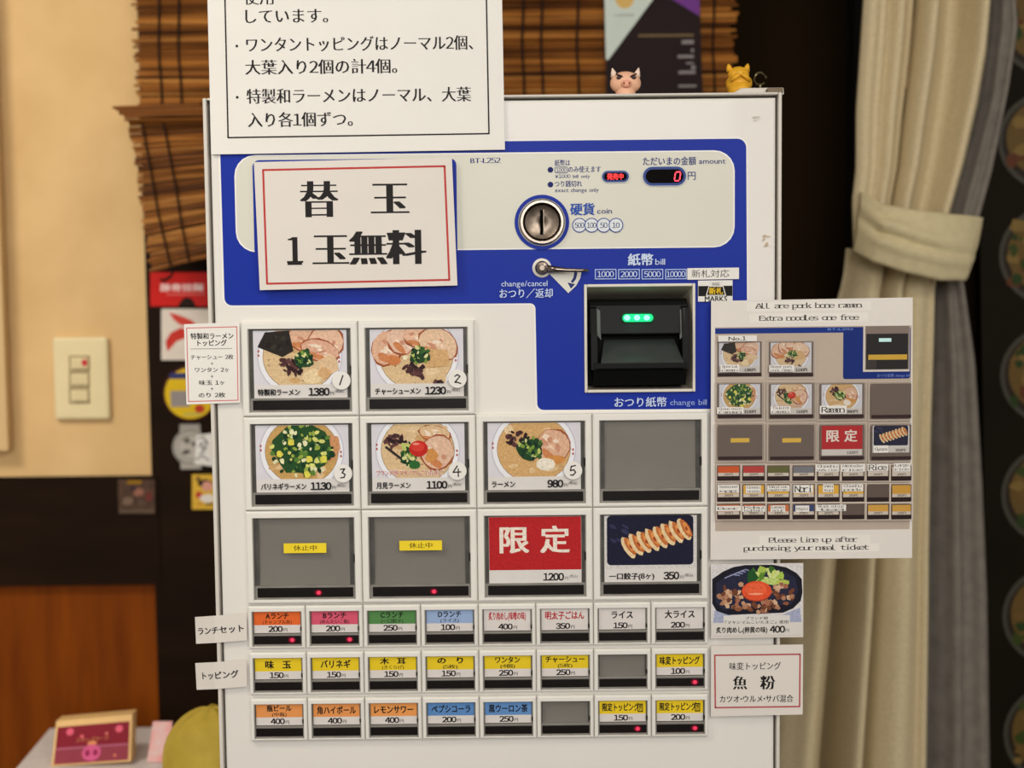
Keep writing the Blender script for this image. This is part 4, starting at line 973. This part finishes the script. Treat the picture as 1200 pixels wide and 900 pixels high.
g.tube(rp, .0009, mat((120, 110, 80), .3, .8, name='thin_wire'), 6); g.tube([c2 + Vector((0, 0, -7 * kk)), Vector((c2.x, c2.y, ztop))], .0011, mat((120, 110, 80), .3, .8, name='thin_wire'), 6); g.lathe((c2.x, c2.y, 0), [(5 * kk, ztop), (5 * kk, ztop + .002)], mat((140, 130, 100), .4, name='dull_base'), 16, 'Z')
tag(g.build('wire_clip'), 'tiny wire loop clip beside the golden figurine', 'clip')

# ================================================================== LOWER LEFT: SHELF AND THINGS ON IT
Yr = .47; ctr = U(150, 852, Yr); zs_ = ctr.z
def floorpt(px_, py_, z):
    d = _d + _r * ((px_ - 600) / FPX) + _u * ((450 - py_) / FPX); t = (z - CAM.z) / d.z
    return CAM + d * t
a = floorpt(58, 853, zs_); b = floorpt(20, 898, zs_)
M_SHELF = mat((226, 218, 214), .5, name='white_shelf_board')
xsr = XL - .004
g = G(); e_ = (b - a) / (b.y - a.y); yf = -.06
fl_ = a + e_ * (yf - a.y)
g.add([(fl_.x, yf, zs_), (xsr, yf, zs_), (xsr, a.y, zs_), (a.x, a.y, zs_), (fl_.x, yf, zs_ - .03), (xsr, yf, zs_ - .03), (xsr, a.y, zs_ - .03), (a.x, a.y, zs_ - .03)],
      [(0, 1, 2, 3), (7, 6, 5, 4), (0, 4, 5, 1), (1, 5, 6, 2), (2, 6, 7, 3), (3, 7, 4, 0)], M_SHELF)
sh = g.build('side_table', bevel=.002); tag(sh, 'low white table top at the lower left, beside the machine', 'table')
for lx, ly in ((fl_.x + .03, yf + .03), (xsr - .04, yf + .03), (a.x + .03, a.y - .04), (xsr - .04, a.y - .04)):
    g = G(); g.box((lx - .015, ly - .015, 0), (lx + .015, ly + .015, zs_ - .03), M_SHELF); g.build('leg', sh)
# maroon card on a small stand
Yc = .16
BL = floorpt(64, 899, zs_); Yc = BL.y
TL = U(66, 845, Yc + .012); TRc = U(155, 837, Yc + .012); BR = U(153, 893, Yc); BL = U(60, 899, Yc)
zmin = min(BL.z, BR.z); dz = zs_ + .0008 - zmin
BL.z += dz; BR.z += dz; TL.z += dz * 0; 
n_ = Vector((0, .018, 0))
g = G(); g.add([BL, BR, TRc, TL, BL + n_, BR + n_, TRc + n_, TL + n_], [(0, 1, 2, 3), (5, 4, 7, 6), (3, 2, 6, 7), (0, 4, 5, 1), (0, 3, 7, 4), (1, 5, 6, 2)], mat((232, 190, 128), .5, name='pale_wood_block'))
cd_ = g.build('card_stand'); tag(cd_, 'maroon card with pink pig snout on a pale wooden block', 'card')
def cmap(u, v, d=.0006):
    q = BL.lerp(BR, u).lerp(TL.lerp(TRc, u), v); return q + Vector((0, -d, 0))
g = G()
def cpoly(pts, col, d):
    g.add([cmap(u, v, d) for u, v in pts], [tuple(range(len(pts)))], mat(col, .45))
def cell(u, v, r, col, d, ry=None): cpoly([(u + r * math.cos(t), v + (ry or r * 1.6) * math.sin(t)) for t in [i * math.pi / 8 for i in range(16)]], col, d)
cpoly([(.03, .04), (.97, .04), (.97, .86), (.03, .86)], (134, 28, 44), .0004); cpoly([(.03, .04), (.97, .04), (.97, .36), (.03, .36)], (146, 58, 72), .0006); cpoly([(.03, .36), (.97, .36), (.97, .40), (.03, .40)], (176, 96, 120), .0008)
cell(.2, .74, .05, (226, 96, 120), .001); cell(.84, .72, .05, (226, 96, 120), .001); cell(.36, .62, .025, (220, 100, 110), .001); cell(.68, .64, .02, (220, 120, 110), .001)
cell(.5, .25, .12, (214, 92, 140), .0012, .18); cell(.45, .25, .03, (150, 34, 80), .0014, .07); cell(.55, .25, .03, (150, 34, 80), .0014, .07); cell(.5, .45, .06, (220, 140, 90), .0010, .06); cell(.8, .16, .02, (220, 120, 100), .001)
V_, F_, xa_, xb_ = layout('スタンプカード')
for dx, dy in smear('semi'):
    g.add([cmap(.5 + ((x - (xa_ + xb_) / 2) + dx) / (xb_ - xa_) * .42, .54 + y * .09 + .0 * dy, .0011) for x, y in V_], F_, mat((226, 150, 100), .45))
g.build('printed_face', cd_)
s0 = floorpt(172, 894, zs_); 
g = G(); k0 = SCL(180, 875, s0.y)
q0 = U(172, 895, s0.y); q0.z = zs_ + .0006; 
g.add([q0, q0 + Vector((24 * k0, 0, 0)), q0 + Vector((26 * k0, .02, 42 * k0)), q0 + Vector((3 * k0, .02, 42 * k0)), q0 + Vector((0, .0015, 0)), q0 + Vector((24 * k0, .0015, 0)), q0 + Vector((26 * k0, .0215, 42 * k0)), q0 + Vector((3 * k0, .0215, 42 * k0))],
      [(0, 1, 2, 3), (5, 4, 7, 6), (3, 2, 6, 7), (0, 4, 5, 1), (0, 3, 7, 4), (1, 5, 6, 2)], mat((232, 150, 146), .5, name='pink_flyer_paper', c2=(222, 200, 196), scale=70))
tag(g.build('pink_flyer'), 'small pink and white flyer leaning between the maroon card and yellow ornament', 'flyer')
cy_ = floorpt(245, 905, zs_); Yy = .10; cxy = U(246, 905, Yy); ky = SCL(240, 890, Yy)
rx_ = 70 * ky; rz_ = 78 * ky
def lump(p):
    a = math.atan2(p.y, p.x); return p * (.975 + .018 * math.sin(5 * a) + .012 * math.sin(9 * a + p.z * 90))
Yy = .20; rx_ = .053
g = G(); topz = U(250, 827, Yy).z; rz_ = (topz - zs_) * .5; cyy = Vector((XL - .003 - rx_, Yy, topz - rz_))
g.ellipsoid(cyy, (rx_, .053, rz_), mat((204, 180, 78), .6, name='yellow_glaze', c2=(166, 142, 48), scale=16), 32, 20, lump)
g.lathe((cyy.x, cyy.y, 0), [(.030, zs_ + .0005), (.034, zs_ + .004), (.03, cyy.z - rz_ * .7)], mat((190, 160, 56), .5, name='yellow_glaze_base'), 24, 'Z')
# keep clear of the cabinet: stands in front of the left flank
yo = g.build('round_ornament', smooth=True); tag(yo, 'large rounded yellow ornament half hidden behind the lower left of machine', 'ornament')

# ================================================================== CURTAIN
YC = .40
def interp(tab, y):
    for i in range(len(tab) - 1):
        if tab[i][0] <= y <= tab[i + 1][0]:
            t = (y - tab[i][0]) / (tab[i + 1][0] - tab[i][0]); t = t * t * (3 - 2 * t) if False else t
            return tab[i][1] + (tab[i + 1][1] - tab[i][1]) * t
    return tab[0][1] if y < tab[0][0] else tab[-1][1]
def cloth(name, left, right, folds, Y, y0, y1, m, parent=None, amp=1.0, ampf=None, nu=90, nv=70, label=None, th=.0015):
    V = []; F = []
    for j in range(nv + 1):
        py_ = y0 + (y1 - y0) * j / nv; l = interp(left, py_); r = interp(right, py_)
        am = (ampf(py_) if ampf else 1) * amp
        for i in range(nu + 1):
            t = i / nu; d = sum(a_ * math.exp(-((t - c_ - s_ * (py_ - 300) / 600) / w_) ** 2) for c_, w_, a_, s_ in folds)
            V.append(U(l + (r - l) * t, py_, Y) + Vector((0, -d * am + .25 * abs(t - .5) ** 2 * .12, 0)))
    for j in range(nv):
        for i in range(nu): a = j * (nu + 1) + i; F.append((a, a + nu + 1, a + nu + 2, a + 1))
    return mk(name, V, F, m, parent=parent, smooth=True, solid=th)
M_CUR = mat((208, 191, 154), .85, name='beige_linen', c2=(196, 179, 142), scale=220, stretch=(1, 1, 1), bump=.12)
M_LIN = mat((128, 120, 110), .8, name='grey_lining', c2=(112, 105, 96), scale=60, bump=.15)
kf = [(.06, .08, .022, 0), (.17, .03, .008, .02), (.27, .05, .018, -.02), (.40, .025, -.022, -.06), (.50, .06, .026, -.05), (.74, .13, -.030, -.02), (.92, .06, .030, 0)]
upl = [(-300, 1022), (0, 1011), (130, 1003), (200, 1003), (235, 999), (300, 1001)]; upr = [(-300, 1200), (0, 1161), (60, 1156), (120, 1146), (190, 1130), (255, 1112), (300, 1106)]
cur = cloth('curtain', upl, upr, kf, YC, -300, 300, M_CUR, None, 1.0, lambda y: 1.1 - .5 * max(0, min(1, (y + 50) / 350)))
tag(cur, 'beige curtain with grey lining gathered by a tieback, right of the machine', 'curtain')
kl = [(0, .12, -.07, 0), (.26, .06, .012, .05), (.43, .045, -.055, .03), (.56, .05, .028, 0), (.645, .022, -.018, 0), (.80, .13, .026, 0), (.97, .03, .012, 0)]
lol = [(290, 1000), (330, 996), (400, 980), (500, 950), (660, 915), (900, 880)]; lor = [(290, 1104), (335, 1096), (400, 1094), (500, 1090), (650, 1086), (900, 1083), (1400, 1078)]
cloth('lower_drape', lol, lor, kl, YC, 290, 1400, M_CUR, cur, 1.0, lambda y: .35 + 1.15 * max(0, min(1, (y - 320) / 380)))
lk = [(.15, .12, -.012, 0), (.5, .1, .010, 0), (.62, .03, -.004, 0), (.9, .1, .008, 0)]
cloth('upper_lining', [(-300, 1192), (0, 1158), (120, 1144), (200, 1120), (255, 1106), (300, 1100)], [(-300, 1225), (0, 1190), (30, 1193), (100, 1183), (200, 1163), (255, 1148), (300, 1138)], lk, YC + .02, -300, 300, M_LIN, cur, 1, nu=40)
cloth('lower_lining', [(290, 1080), (335, 1088), (400, 1086), (650, 1080), (1400, 1070)], [(290, 1120), (335, 1130), (425, 1143), (560, 1151), (700, 1157), (900, 1160), (1400, 1164)], lk, YC + .02, 290, 1400, M_LIN, cur, 1.3, nu=40)
# tieback
V = []; F = []; nu, nv = 60, 16
tl_ = [(0, 1005, 226), (.2, 1022, 243), (.45, 1055, 250), (.7, 1095, 254), (1, 1146, 256)]; bl_ = [(0, 996, 296), (.2, 1012, 308), (.45, 1045, 320), (.7, 1085, 329), (.9, 1120, 329), (1, 1129, 322)]
for j in range(nv + 1):
    v = j / nv
    for i in range(nu + 1):
        t = i / nu
        x = interp([(a, b) for a, b, c in tl_], t) * (1 - v) + interp([(a, b) for a, b, c in bl_], t) * v
        y = interp([(a, c) for a, b, c in tl_], t) * (1 - v) + interp([(a, c) for a, b, c in bl_], t) * v
        d = .052 * math.sin(math.pi * min(1, max(0, .04 + t * .93))) ** .6 + .006 * math.sin(math.pi * v)
        d += .007 * math.exp(-((v - .25 - .3 * t) / .09) ** 2) * math.exp(-((t - .35) / .35) ** 2) + .006 * math.exp(-((v - .62 - .08 * t) / .07) ** 2) * (1 if t > .3 else t / .3) - .005 * math.exp(-((v - .42 - .25 * t) / .08) ** 2)
        d += .006 * math.exp(-((t - .22) / .05) ** 2) * math.exp(-((v - .35) / .25) ** 2) * math.sin(v * 22)
        V.append(U(x, y, YC) + Vector((0, -d, 0)))
for j in range(nv):
    for i in range(nu): a = j * (nu + 1) + i; F.append((a, a + nu + 1, a + nu + 2, a + 1))
mk('tieback', V, F, mat((204, 190, 150), .7, name='beige_sateen', c2=(194, 180, 142), scale=100), parent=cur, smooth=True, solid=.002)

# ---- dim poster of bowls, far right
YQ = YB - .02
s = sheet('menu_poster', [(1142, -120), (1320, -120), (1330, 1000), (1160, 1000)], YQ, mat((27, 21, 11), .6, spec=.06, name='dark_poster', c2=(19, 14, 6), scale=7), 'dark menu poster with a column of noodle bowls behind the curtain, far right', 'poster', th=.002)
p = P(YQ)
for i, y in enumerate((30, 165, 300, 440, 580, 722, 860)):
    x = 1228 + 1.2 * i
    p.ell(x, y, 60, 58, (66, 63, 54), 30); p.ell(x, y, 55, 52, (40, 32, 22), 30); p.ell(x, y - 3, 50, 47, (96, 74, 36), 30)
    for _ in range(26): p.blob(x + rnd.uniform(-44, 20), y + rnd.uniform(-36, 34), rnd.uniform(4, 10), rnd.uniform(3, 8), rnd.choice(((52, 64, 24), (104, 78, 40), (88, 50, 30), (120, 96, 50), (40, 56, 24))), .3)
p.build('printed_bowls', s)
